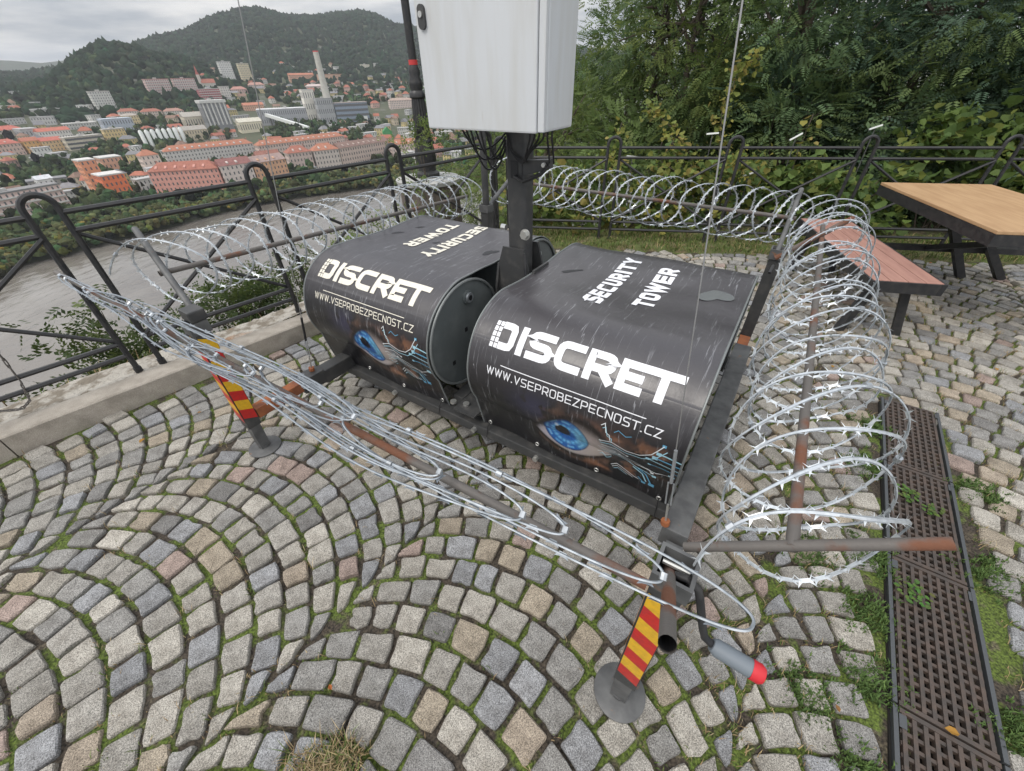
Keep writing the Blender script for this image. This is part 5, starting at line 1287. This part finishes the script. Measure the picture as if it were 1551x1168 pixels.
def print_colour(A, S):
    """printed artwork of the sheet, in sheet coordinates (metres)"""
    A = np.asarray(A); S = np.asarray(S)
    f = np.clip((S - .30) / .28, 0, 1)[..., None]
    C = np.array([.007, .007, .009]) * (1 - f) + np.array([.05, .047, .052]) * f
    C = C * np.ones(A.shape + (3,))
    def blend(C, m, c): m = np.clip(m, 0, 1)[..., None]; return C * (1 - m) + np.asarray(c) * m
    n1 = smooth_noise(A, S, 31, 4, 3.0); n2 = smooth_noise(A, S, 37, 4, 6.0); n3 = smooth_noise(A, S, 41, 3, 1.6)
    g = lambda a, s, ra, rs: np.exp(-((A - a) / ra) ** 2 - ((S - s) / rs) ** 2)
    C = blend(C, g(.36, .33, .10, .07) * (n1 > -.1) * .55, (.045, .045, .09))
    C = blend(C, g(.42, .38, .06, .035) * np.clip(n2 * 2, 0, 1) * .5, (.18, .1, .06))
    skin = np.clip(g(.80, .30, .13, .08) + g(.72, .12, .13, .06) + .8 * g(.62, .09, .10, .035), 0, 1)
    C = blend(C, skin * np.clip(n1 * 2.6 - .35, 0, 1) * .8, (.11, .055, .036))
    C = blend(C, skin * np.clip(n2 * 2.5 - .5, 0, 1) * .7, (.28, .13, .07))
    C = blend(C, g(.60, .34, .10, .03) * np.clip(n2 * 2 + .3, 0, 1) * .7, (.28, .13, .08))
    t_ = np.clip((A - .345) / .385, 0, 1); arch = np.sin(np.pi * t_)
    up = .185 + .06 * t_ + .138 * arch ** .75; lo = .185 + .06 * t_ - .125 * arch ** .8
    edge = .006
    ins = np.clip((up - S) / edge, 0, 1) * np.clip((S - lo) / edge, 0, 1) * (A > .345) * (A < .73)
    scl = np.stack([.36 + .0 * t_, .345 - .05 * t_ + .02 * n1, .39 - .13 * t_], -1) * (.25 + .75 * np.clip((up - S) / .085, 0, 1) * np.clip((S - lo) / .03 + .35, 0, 1) + .08 * n2)[..., None]
    scl = scl * np.clip(1.05 - .5 * np.clip((t_ - .86) / .14, 0, 1), 0, 1)[..., None]
    C = C * (1 - ins[..., None]) + scl * ins[..., None]
    ra, rs = (A - .497) / .107, (S - .225) / .118
    rr = np.hypot(ra, rs); th = np.arctan2(rs, ra)
    seg = (np.sin(th * 17) > -.2) * 1.0
    ir = np.array([.010, .10, .36]) * np.ones(A.shape + (3,))
    ir = blend(ir, np.exp(-((rr - .55) / .09) ** 2) * (.4 + .5 * seg), (.14, .46, .78))
    ir = blend(ir, np.exp(-((rr - .80) / .05) ** 2) * .8 * (np.sin(th * 9 + 1) > -.4), (.18, .5, .8))
    ir = blend(ir, np.clip(np.cos(th - .15) * 1.6 - .6, 0, 1) * np.clip((rr - .4) / .2, 0, 1) * .5, (.2, .5, .55))
    ir = blend(ir, np.clip(np.sin(th * 60 + n2 * 3), 0, 1) * .25, (.01, .04, .16))
    ir = blend(ir, np.clip((rr - .9) / .08, 0, 1), (.006, .012, .04))
    m = ins * np.clip((1 - rr) / .04, 0, 1); C = C * (1 - m[..., None]) + ir * m[..., None]
    pr = np.hypot((A - .487) / .037, (S - .250) / .042); C = blend(C, np.clip((1 - pr) / .12, 0, 1), (.006, .006, .012))
    C = blend(C, np.clip(1 - np.hypot((A - .463) / .012, (S - .285) / .016), 0, 1) * 1.5, (.5, .6, .75))
    C = C * (1 - (ins * .75 * np.clip(1 - (up - S) / .05, 0, 1))[..., None])
    strands = .5 + .5 * np.sin(A * 330 + S * 130 + 2 * n2)
    lid = np.exp(-((S - up - .022) / .016) ** 2) * np.clip(n1 + .5, 0, 1) + np.exp(-((S - lo + .024) / .014) ** 2) * np.clip(n2 + .5, 0, 1)
    C = blend(C, lid * (A > .36) * (A < .74) * .5, (.15, .08, .055))
    lash = np.exp(-((S - up) / .012) ** 2) + .8 * np.exp(-((S - lo + .004) / .010) ** 2) + .7 * strands * (np.exp(-((S - up - .016) / .014) ** 2) + np.exp(-((S - lo + .016) / .012) ** 2))
    C = blend(C, lash * (A > .33) * (A < .75) * .9, (.012, .009, .009))
    C = blend(C, np.clip(g(.715, .255, .05, .05) * (.5 + .5 * n2), 0, 1) * .4, (.36, .42, .48))
    return np.clip(C, 0, 1)
def glyphs():
    G = {}
    G['D'] = [('r', [(0, 0), (0, 1), (1, 1), (1, 0), (0, 0)], (2, 3))]
    G['I'] = [('s', [(.5, 0), (.5, 1)], ())]
    G['S'] = [('r', [(1, 1), (0, 1), (0, .5), (1, .5), (1, 0), (0, 0)], (1, 2, 3, 4))]
    G['C'] = [('r', [(1, 1), (0, 1), (0, 0), (1, 0)], (1, 2))]
    G['R'] = [('r', [(0, 0), (0, 1), (1, 1), (1, .42), (0, .42)], (2, 3)), ('s', [(.55, .42), (1, 0)], ())]
    G['E'] = [('s', [(1, 1), (0, 1), (0, 0), (1, 0)], ()), ('s', [(0, .5), (.92, .5)], ())]
    G['T'] = [('s', [(-.08, 1), (1.08, 1)], ()), ('s', [(.5, 1), (.5, 0)], ())]
    G['W'] = [('s', [(0, 1), (.25, 0), (.5, 1), (.75, 0), (1, 1)], ())]
    G['V'] = [('s', [(0, 1), (.5, 0), (1, 1)], ())]
    G['P'] = [('r', [(0, 0), (0, 1), (1, 1), (1, .42), (0, .42)], (2, 3))]
    G['O'] = [('r', [(.5, 1), (1, 1), (1, 0), (0, 0), (0, 1), (.5, 1)], (1, 2, 3, 4))]
    G['B'] = [('r', [(0, 0), (0, 1), (.95, 1), (.95, .52), (0, .52)], (2, 3)), ('r', [(0, .52), (1, .52), (1, 0), (0, 0)], (1, 2))]
    G['Z'] = [('s', [(0, 1), (1, 1), (0, 0), (1, 0)], ())]
    G['N'] = [('s', [(0, 0), (0, 1), (1, 0), (1, 1)], ())]
    G['U'] = [('r', [(0, 1), (0, 0), (1, 0), (1, 1)], (1, 2))]
    G['Y'] = [('s', [(0, 1), (.5, .48), (1, 1)], ()), ('s', [(.5, .48), (.5, 0)], ())]
    G['.'] = [('s', [(.3, 0), (.7, 0)], ())]
    return G
GL = glyphs()
def ribbon(path, w, step=.008):
    """flat stroke -> list of (left,right) pairs in 2-D"""
    P = [np.array(path[0], float)]
    for q in path[1:]:
        q = np.array(q, float); d = q - P[-1]; L = np.hypot(*d)
        k = max(1, int(L / step)); p0 = P[-1].copy()
        for i in range(1, k + 1): P.append(p0 + d * i / k)
    P = np.array(P); T = np.diff(P, axis=0); T /= np.hypot(*T.T)[:, None] + 1e-12
    Nn = np.c_[-T[:, 1], T[:, 0]]
    N2 = np.empty_like(P); N2[0] = Nn[0]; N2[-1] = Nn[-1]
    av = Nn[:-1] + Nn[1:]; ln = np.hypot(*av.T)[:, None]; av = av / np.maximum(ln, 1e-6)
    sc = 1 / np.clip((av * Nn[1:]).sum(1, keepdims=True), .45, 1)
    N2[1:-1] = av * sc
    return P + N2 * w / 2, P - N2 * w / 2
def letter(ch, x0, wd, y0, ht, sw):
    """strokes of one letter fitted to its box"""
    R = []
    for kind, pts, rc in GL[ch]:
        q = [(x0 + sw / 2 + p[0] * (wd - sw), y0 + sw / 2 + p[1] * (ht - sw)) for p in pts]
        if ch in '.': q = [(x0 + sw * .5, y0 + sw / 2), (x0 + sw * .8, y0 + sw / 2)]
        if kind == 's' and ch in 'ITYWVRZN':                         # ends run to the box edge
            pass
        o = []
        c = max(min(wd, ht) * .26, sw * .7)
        for i, p in enumerate(q):
            if i in rc:
                a = np.array(q[i - 1]); b = np.array(q[(i + 1) % len(q)]); p_ = np.array(p)
                c1 = min(c, np.hypot(*(a - p_)) * .5); c2 = min(c, np.hypot(*(b - p_)) * .5)
                A_, B_ = p_ + (a - p_) / np.hypot(*(a - p_)) * c1, p_ + (b - p_) / np.hypot(*(b - p_)) * c2
                for t_ in (0, .25, .5, .75, 1): o.append(tuple((1 - t_) ** 2 * A_ + 2 * t_ * (1 - t_) * p_ + t_ ** 2 * B_))
            else: o.append(p)
        # extend open square ends by half a stroke
        if len(o) > 1 and o[0] != o[-1]:
            for e, f in ((0, 1), (-1, -2)):
                d = np.array(o[e]) - np.array(o[f]); d /= np.hypot(*d)
                if ch != 'R' or kind == 'r' or e == -1: o[e] = tuple(np.array(o[e]) + d * sw / 2)
        R.append(ribbon(o, sw))
    return R
def make_tarp(a_off, s_off, lab, seed, white, holes, puddle):
    a0, a1 = .015 + a_off, .957 + a_off
    w = TW((a0 + a1) / 2, (C1 + C2) / 2, .19); o_ = np.array(((a0 + a1) / 2, (C1 + C2) / 2, .19))
    t = thing('tarpaulin', lab, 'tarpaulin', w, TH)
    ga = np.linspace(a0, a1, 200); gs = np.concatenate([np.arange(0, .56, .005), np.linspace(.56, TL, 120)])
    A, S = np.meshgrid(ga, gs, indexing='ij')
    X, Y, Z = tarp_surface(A, S, seed)
    idx = np.arange(A.size).reshape(A.shape); Q = np.stack([idx[:-1, :-1], idx[1:, :-1], idx[1:, 1:], idx[:-1, 1:]], -1).reshape(-1, 4)
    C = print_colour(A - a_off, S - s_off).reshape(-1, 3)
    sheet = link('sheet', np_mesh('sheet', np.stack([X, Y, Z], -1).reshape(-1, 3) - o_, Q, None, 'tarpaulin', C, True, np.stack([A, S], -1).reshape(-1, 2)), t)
    def put(rib_list, nm, m, lift=.0024, cols=None):
        V = []; F = []; CC = []; k = 0
        for ri, (l, r) in enumerate(rib_list):
            n = len(l); P = np.empty((2 * n, 2)); P[0::2] = l; P[1::2] = r
            x, y, z = tarp_surface(P[:, 0] + a_off, P[:, 1] + s_off, seed, lift); V.append(np.stack([x, y, z], -1))
            F += [(k + 2 * i, k + 2 * i + 1, k + 2 * i + 3, k + 2 * i + 2) for i in range(n - 1)]; k += 2 * n
            if cols is not None: CC.append(np.tile(cols[ri], (2 * n, 1)))
        link(nm, np_mesh(nm, np.concatenate(V) - o_, F, None, m, np.concatenate(CC) if cols is not None else None, True), sheet)
    # headline: pixel D + ISCRET
    y0, ht, sw = .535, .117, .030
    box = {'D': (.108, .222), 'I': (.234, .270), 'S': (.282, .394), 'C': (.406, .518), 'R': (.532, .646), 'E': (.658, .754), 'T': (.757, .875)}
    R = []
    for ch in 'ISCRET': R += letter(ch, box[ch][0], box[ch][1] - box[ch][0], y0, ht, sw)
    q = [(.147, y0 + sw / 2), (.185, y0 + sw / 2), (.20, y0 + sw * .62), (.207, y0 + sw * 1.1), (.207, y0 + ht - sw * 1.1), (.20, y0 + ht - sw * .62), (.185, y0 + ht - sw / 2), (.147, y0 + ht - sw / 2)]
    R.append(ribbon(q, sw))
    for i in range(2):
        for j in range(5):
            xa = .108 + i * .0205; yb = y0 + j * .0235
            R.append(ribbon([(xa, yb + .0105), (xa + .0165, yb + .0105)], .0195))
    put(R, 'headline_lettering', white)
    R = [ribbon([(.186, .473), (.80, .473)], .0036)]
    txt = 'WWW.VSEPROBEZPECNOST.CZ'; x = .12
    wd = {'W': 1.35, '.': .3, 'I': .3}; tot = sum(wd.get(c, 1.0) for c in txt) + .22 * (len(txt) - 1); un = (.866 - .12) / tot
    for c in txt:
        R += letter(c, x, wd.get(c, 1.0) * un, .419, .036, .0043 if c != '.' else .005); x += (wd.get(c, 1.0) + .22) * un
    put(R, 'web_address_lettering', white)
    # SECURITY TOWER, set along the length of the top
    R = []
    for txt, s0, s1, top, ht2 in (('SECURITY', .925, 1.485, .352, .088), ('TOWER', 1.01, 1.435, .548, .088)):
        wd = {'W': 1.5, 'I': .42}; gp = .16; un = (s1 - s0) / (sum(wd.get(c, 1.0) for c in txt) + gp * (len(txt) - 1)); x = 0
        for c in txt:
            for l, r in letter(c, x, wd.get(c, 1.0) * un, 0, ht2, .0225 if c != 'I' else .023):
                if a_off == 0: f = lambda p: np.c_[top + ht2 - p[:, 1], s0 + p[:, 0]]
                else: f = lambda p: np.c_[top + (.17 if txt == 'SECURITY' else -.23) + p[:, 1], s1 - p[:, 0]]
                R.append((f(l), f(r)))
            x += (wd.get(c, 1.0) + gp) * un
    put(R, 'top_lettering', white)
    # circuit traces
    W1, CY, BL = (.62, .66, .68), (.30, .52, .62), (.10, .30, .46)
    TRC = [([(.652, .385), (.667, .40), (.675, .36), (.69, .352), (.695, .325)], W1, .0035), ([(.660, .375), (.672, .385), (.682, .345), (.70, .338), (.70, .315)], CY, .003), ([(.705, .375), (.72, .39), (.75, .375), (.77, .385)], BL, .003),
           ([(.655, .305), (.70, .32), (.76, .300), (.81, .305), (.85, .335), (.885, .395)], W1, .0036), ([(.655, .292), (.70, .305), (.76, .285), (.82, .288), (.86, .315), (.90, .375)], CY, .0036), ([(.66, .278), (.72, .285), (.765, .262)], W1, .003),
           ([(.645, .252), (.67, .262), (.69, .25), (.72, .262)], W1, .003), ([(.655, .24), (.69, .238), (.72, .25), (.80, .205), (.88, .195), (.935, .225)], W1, .004), ([(.66, .226), (.70, .225), (.725, .235), (.80, .185), (.875, .165)], CY, .0036), ([(.735, .25), (.80, .228), (.845, .205), (.865, .185)], W1, .0032),
           ([(.64, .195), (.655, .205), (.675, .182), (.70, .2)], W1, .0034), ([(.65, .18), (.662, .19), (.68, .168), (.70, .186)], CY, .003), ([(.668, .212), (.68, .222), (.71, .205)], W1, .0028),
           ([(.70, .125), (.725, .152), (.745, .14), (.80, .10), (.82, .095)], W1, .0036), ([(.705, .112), (.727, .135), (.795, .088)], W1, .003), ([(.712, .1), (.73, .118), (.77, .09)], CY, .003), ([(.79, .178), (.83, .15), (.85, .10)], CY, .006), ([(.805, .182), (.845, .155), (.872, .092)], BL, .006), ([(.815, .115), (.84, .085)], BL, .005),
           ([(.875, .352), (.90, .352), (.955, .345)], CY, .006), ([(.865, .325), (.91, .322), (.955, .318)], BL, .006), ([(.84, .305), (.89, .298), (.955, .29)], CY, .004), ([(.85, .268), (.89, .272), (.955, .262)], BL, .004)]
    R = []; cols = []
    for p, c, wdt in TRC: R.append(ribbon(p, wdt)); cols.append(c)
    for (x, y), rd, c in (((.875, .352), .009, CY), ((.865, .325), .010, CY), ((.84, .305), .007, CY), ((.935, .225), .012, CY), ((.875, .165), .008, CY), ((.865, .185), .006, W1), ((.872, .092), .012, BL), ((.84, .085), .009, BL), ((.765, .262), .005, W1), ((.735, .25), .005, W1), ((.885, .395), .007, BL), ((.85, .268), .006, CY), ((.655, .305), .004, W1)):
        R.append(ribbon([(x - rd, y), (x - rd * .5, y), (x + rd * .5, y), (x + rd, y)], rd * 1.7, .003)); cols.append(c)
    put(R, 'circuit_traces', 'circuit_print', .002, cols)
    # hems, grommets and ties
    for e in (a0, a1):
        x, y, z = tarp_surface(np.full(140, e), np.linspace(0, TL, 140), seed)
        MB().tube(list(zip(x, y, z)), .0042, 6).build('edge_cord', 'drum_rim', t, off=o_, smooth=True)
    for f in (.045, .34, .66, .955):
        e = a0 + f * (a1 - a0); x, y, z = tarp_surface(np.array([e]), np.array([.022]), seed, .003)
        p = Vector((x[0], y[0], z[0]))
        pth = [p + Vector((.009 * math.cos(k), 0, .009 * math.sin(k))) for k in np.linspace(0, 6.2832, 13)[:-1]]
        MB().tube(pth, .0028, 6, closed=True).build('grommet', 'bolt_zinc', sheet, off=o_, smooth=True)
        if f in (.045, .955): MB().tube([p, p + Vector((.004, -.03, -.01)), p + Vector((.008, -.05, -.06))], .0026, 5).build('tie_cord', 'cable_black', t, off=o_)
    for (ha, hs, hl, hw, rot) in holes:                                # flat black patches: the dark of tears and of a wrinkle, painted on
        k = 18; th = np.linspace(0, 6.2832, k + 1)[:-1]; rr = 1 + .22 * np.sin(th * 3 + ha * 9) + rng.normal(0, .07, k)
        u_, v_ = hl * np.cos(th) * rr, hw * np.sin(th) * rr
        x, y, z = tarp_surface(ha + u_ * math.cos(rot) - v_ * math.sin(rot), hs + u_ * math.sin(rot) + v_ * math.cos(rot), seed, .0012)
        MB().add(list(zip(x, y, z)), [tuple(range(k))]).build('tear_crease_patch', 'hole_black', sheet, off=o_)
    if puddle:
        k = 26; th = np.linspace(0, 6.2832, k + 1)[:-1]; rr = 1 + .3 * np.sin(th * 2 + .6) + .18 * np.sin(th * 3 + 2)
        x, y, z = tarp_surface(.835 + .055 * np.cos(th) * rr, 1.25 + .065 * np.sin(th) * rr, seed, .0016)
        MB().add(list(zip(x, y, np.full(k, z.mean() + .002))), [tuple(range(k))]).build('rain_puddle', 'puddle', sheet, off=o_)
    return t
make_tarp(0.0, 0.0, 'glossy dark printed tarpaulin with white lettering, blue eye and a rain puddle', 3, 'white_print', [(.165, 1.21, .055, .012, .8)], True)  # the black patch here is the painted shade of a wrinkle
make_tarp(-1.18, .055, 'faded dark printed tarpaulin with cream lettering, blue eye and torn holes', 8, 'cream_print', [(-.33, 1.21, .05, .026, 1.2), (-1.06, 1.22, .035, .012, .9), (-1.0, 1.36, .03, .01, .6), (-.70, 1.18, .022, .012, .8)], False)

# ------------------------------------------------------------------ razor wire
def coil(lab, p0, p1, rad, turns, n, amp, grp, pitch_pow=1.0, rz=None, taper=None, lean=0.0, yaw=0.0, spt=56, seed=0, barbs=True, ext0=0.0, big=None, wobble=.05, wire=.005):
    """concertina: neighbouring loops bow towards each other and meet at the clips"""
    r_ = np.random.default_rng(seed)
    p0, p1 = np.array(p0, float), np.array(p1, float); ax = p1 - p0; L = np.linalg.norm(ax); ax = ax / L
    h = np.array([-ax[1], ax[0], 0]); h /= np.linalg.norm(h); up = np.cross(ax, h)
    if up[2] < 0: up = -up
    N_ = int(turns * spt); th = np.linspace(0, 2 * math.pi * turns, N_)
    f = (th / th[-1])
    s_ = L * f ** pitch_pow
    s_ = s_ + amp * np.sin(n * th) * (1 + .15 * np.sin(th * .37))
    rr = rad * (1 + wobble * np.sin(th * .23 + seed) + .03 * np.sin(th * 1.7 + 2))
    if big is not None: rr = rr * (1 + big[2] * np.exp(-((f - big[0]) / big[1]) ** 2))
    if taper is not None: rr = rr * np.interp(f, taper[0], taper[1])
    rz_ = (rz or 1.0)
    P = p0 + ax * s_[:, None] + h * (rr * np.cos(th))[:, None] + up * (rr * np.sin(th) * rz_)[:, None]
    P = P + ax * (lean * rr * np.sin(th) - yaw * rr * np.cos(th))[:, None]
    T = np.gradient(P, axis=0); T /= np.linalg.norm(T, axis=1, keepdims=True)
    rd = h * np.cos(th)[:, None] + up * np.sin(th)[:, None]
    a = rd - T * (rd * T).sum(1, keepdims=True); a /= np.linalg.norm(a, axis=1, keepdims=True)
    b = np.cross(T, a)
    base = np.array([p0[0], p0[1], p0[2] - rad])
    t = thing('razor_wire_coil', lab, 'razor wire', TW(*base), TH, grp)
    wv, wh = wire * .5, wire                                            # flat tape rolled on its core wire
    ring = np.stack([P + a * wv, P + b * wh, P - a * wv, P - b * wh], 1).reshape(-1, 3)
    i = np.arange(N_ - 1)[:, None] * 4; k = np.arange(4)[None]
    Q = np.stack([i + k, i + (k + 1) % 4, i + 4 + (k + 1) % 4, i + 4 + k], -1).reshape(-1, 4)
    link('wire', np_mesh('wire', ring - base, Q, None, 'razor'), t)
    if barbs:
        arc = np.r_[0, np.cumsum(np.linalg.norm(np.diff(P, axis=0), axis=1))]
        q = np.arange(.02, arc[-1], .033 if barbs is True else barbs); q = q + r_.normal(0, .002, len(q))
        def at(M): return np.stack([np.interp(q, arc, M[:, j]) for j in range(3)], -1)
        c, tt, aa, bb = at(P), at(T), at(a), at(b)
        tw = r_.normal(0, .5, len(q))[:, None]; w = bb * np.cos(tw) + aa * np.sin(tw); nrm = np.cross(tt, w) * .0026
        l, wd = .0185, .0150
        pts = [c - tt * l + w * wd * .95, c - tt * l * .42 + w * .0048, c + tt * l * .42 + w * .0048, c + tt * l + w * wd * .95,
               c + tt * l * .55 - w * .004, c + tt * l - w * wd * .95, c - tt * l - w * wd * .95, c - tt * l * .55 - w * .004]
        pts = [p + nrm for p in pts]
        V = np.stack(pts, 1); m = len(q); kk = (np.arange(m) * 8)[:, None]
        Qd = np.concatenate([kk + np.array([[1, 2, 4, 7]])]); Tr = np.concatenate([kk + np.array([[0, 1, 7]]), kk + np.array([[2, 3, 4]]), kk + np.array([[4, 5, 2]]), kk + np.array([[6, 7, 1]])])
        tag(link('barbs', np_mesh('barbs', V.reshape(-1, 3) - base, Qd, Tr, 'razor_blade'), t), kind='stuff')
    # clips where loops meet
    j = 0; nm = 0
    while True:
        ph = (math.pi / 2 + j * 2 * math.pi) / n
        if ph > th[-1] or nm > 40: break
        ii = min(int(ph / th[-1] * (N_ - 1)), N_ - 1); p = P[ii]
        MB().tube([p - T[ii] * .007, p + T[ii] * .007], .0075, 7).build('clip', 'galvanised', t, off=base)
        nm += 1; j += 2 if turns > 12 else 1
    return t
coil('razor wire coil along the river side, strung on a rusty rail before the fence', (-1.375, .05, .905), (-1.29, 2.2, .84), .152, 21, 2.5, .016, 'razor wire coils', lean=.1, yaw=.75, seed=1, wire=.0042)
coil('razor wire coil along the tree side, neat round loops behind the tarpaulins', (1.14, 2.46, .885), (-1.12, 2.6, .89), .148, 21, 2.5, .012, 'razor wire coils', yaw=-.75, seed=2, wire=.0042, big=(.97, .03, .35))
coil('razor wire coil beside the drain grate, wide loops crowding together towards the bench', (1.212, .075, .875), (1.19, 2.34, .9), .16, 21, 2.5, .022, 'razor wire coils', lean=.0, yaw=.6, seed=3, wire=.0042, wobble=.09)
# the front coil hangs squashed flat: long narrow loops lying over one another along the rail
p0, p1 = np.array((1.135, -.13, .93)), np.array((-1.56, -.205, .955)); ax = p1 - p0; FL = np.linalg.norm(ax); ax = ax / FL
hh = np.array([-ax[1], ax[0], 0]); hh /= np.linalg.norm(hh); hu = np.cross(ax, hh); hu = hu if hu[2] > 0 else -hu
fbase = np.array((0, -.15, .82))
t = thing('razor_wire_coil', 'squashed razor wire coil stretched flat along the front rusty rail', 'razor wire', TW(*fbase), TH, 'razor wire coils')
Vw, Qw, Vb, Qb, Tb = [], [], [], [], []; kw = kb = 0
r_ = np.random.default_rng(5)
NL = 13
for li in range(NL):
    f0 = li / (NL - 1); ln = r_.uniform(.85, 1.25) if li else .9
    c_s = ln / 2 + f0 * (FL - ln) + (r_.normal(0, .04) if 0 < li < NL - 1 else 0); c_s = min(max(c_s, ln / 2), FL - ln / 2)
    w_ = r_.uniform(.030, .052) * np.interp(f0, [0, .5, 1], [1.1, .95, .5]); al = r_.normal(-.5, .4); dr = r_.normal(0, .012); dz = r_.normal(.012, .010)
    th = np.linspace(0, 2 * math.pi, 150)
    lon = np.sign(np.cos(th)) * np.abs(np.cos(th)) ** .8 * ln / 2
    lat = w_ * np.sign(np.sin(th)) * np.abs(np.sin(th)) ** .75
    sag = -.02 * (1 - np.cos(th) ** 2)
    P = p0 + ax * (c_s + lon)[:, None] + hh * (lat * math.cos(al) + dr + .010 * np.sin(lon * 7 + li))[:, None] + hu * (lat * math.sin(al) * .8 + dz + sag * .2 + .008 * np.sin(lon * 9 + li * 2))[:, None]
    T = np.gradient(P, axis=0); T /= np.linalg.norm(T, axis=1, keepdims=True)
    rd = np.tile(hu, (len(th), 1)); a = rd - T * (rd * T).sum(1, keepdims=True); a /= np.linalg.norm(a, axis=1, keepdims=True); b = np.cross(T, a)
    ring = np.stack([P + a * .0015, P + b * .0025, P - a * .0015, P - b * .0025], 1).reshape(-1, 3)
    i_ = np.arange(len(th) - 1)[:, None] * 4; k_ = np.arange(4)[None]
    Vw.append(ring); Qw.append(np.stack([i_ + k_, i_ + (k_ + 1) % 4, i_ + 4 + (k_ + 1) % 4, i_ + 4 + k_], -1).reshape(-1, 4) + kw); kw += len(ring)
    arc = np.r_[0, np.cumsum(np.linalg.norm(np.diff(P, axis=0), axis=1))]; q = np.arange(.02, arc[-1], .085)
    at = lambda M: np.stack([np.interp(q, arc, M[:, j]) for j in range(3)], -1)
    c, tt, aa, bb = at(P), at(T), at(a), at(b); tw = r_.normal(0, .4, len(q))[:, None]; w = bb * np.cos(tw) + aa * np.sin(tw); nr_ = np.cross(tt, w) * .0028
    l, wd = .014, .0068
    V = np.stack([p + nr_ for p in (c - tt * l + w * wd, c - tt * l * .4 + w * .0045, c + tt * l * .4 + w * .0045, c + tt * l + w * wd, c + tt * l * .5 - w * .004, c - tt * l * .5 - w * .004)], 1)
    kk = (np.arange(len(q)) * 6)[:, None] + kb; Qb.append(kk + np.array([[1, 2, 4, 5]])); Tb += [kk + np.array([[0, 1, 5]]), kk + np.array([[2, 3, 4]])]; Vb.append(V.reshape(-1, 3)); kb += 6 * len(q)
    for e in (0, 37, 75, 112):
        if r_.random() < .75:
            MB().tube([P[e] - T[e] * .006, P[e] + T[e] * .006], .0065, 8).build('clip', 'galvanised', t, off=fbase)
link('wire', np_mesh('wire', np.concatenate(Vw) - fbase, np.concatenate(Qw), None, 'tarnished_wire'), t)
tag(link('barbs', np_mesh('barbs', np.concatenate(Vb) - fbase, np.concatenate(Qb), np.concatenate(Tb), 'tarnished_wire'), t), kind='stuff')

# ------------------------------------------------------------------ the air over the valley
hz = MB().box(-6500, 6500, -300, 6500, -97, 330).build('haze', 'pane')
hz.data.materials.clear()
hm = bpy.data.materials.new('haze_air'); hm.use_nodes = True
hn = hm.node_tree; hn.nodes.clear()
ho = hn.nodes.new('ShaderNodeOutputMaterial'); hv = hn.nodes.new('ShaderNodeVolumePrincipled')
hv.inputs['Color'].default_value = (.86, .90, .96, 1); hv.inputs['Density'].default_value = 0.00010; hv.inputs['Anisotropy'].default_value = 0.2
hn.links.new(hv.outputs[0], ho.inputs['Volume'])
hz.data.materials.append(hm)
tag(hz, 'pale haze in the air over the valley', 'haze', kind='stuff')
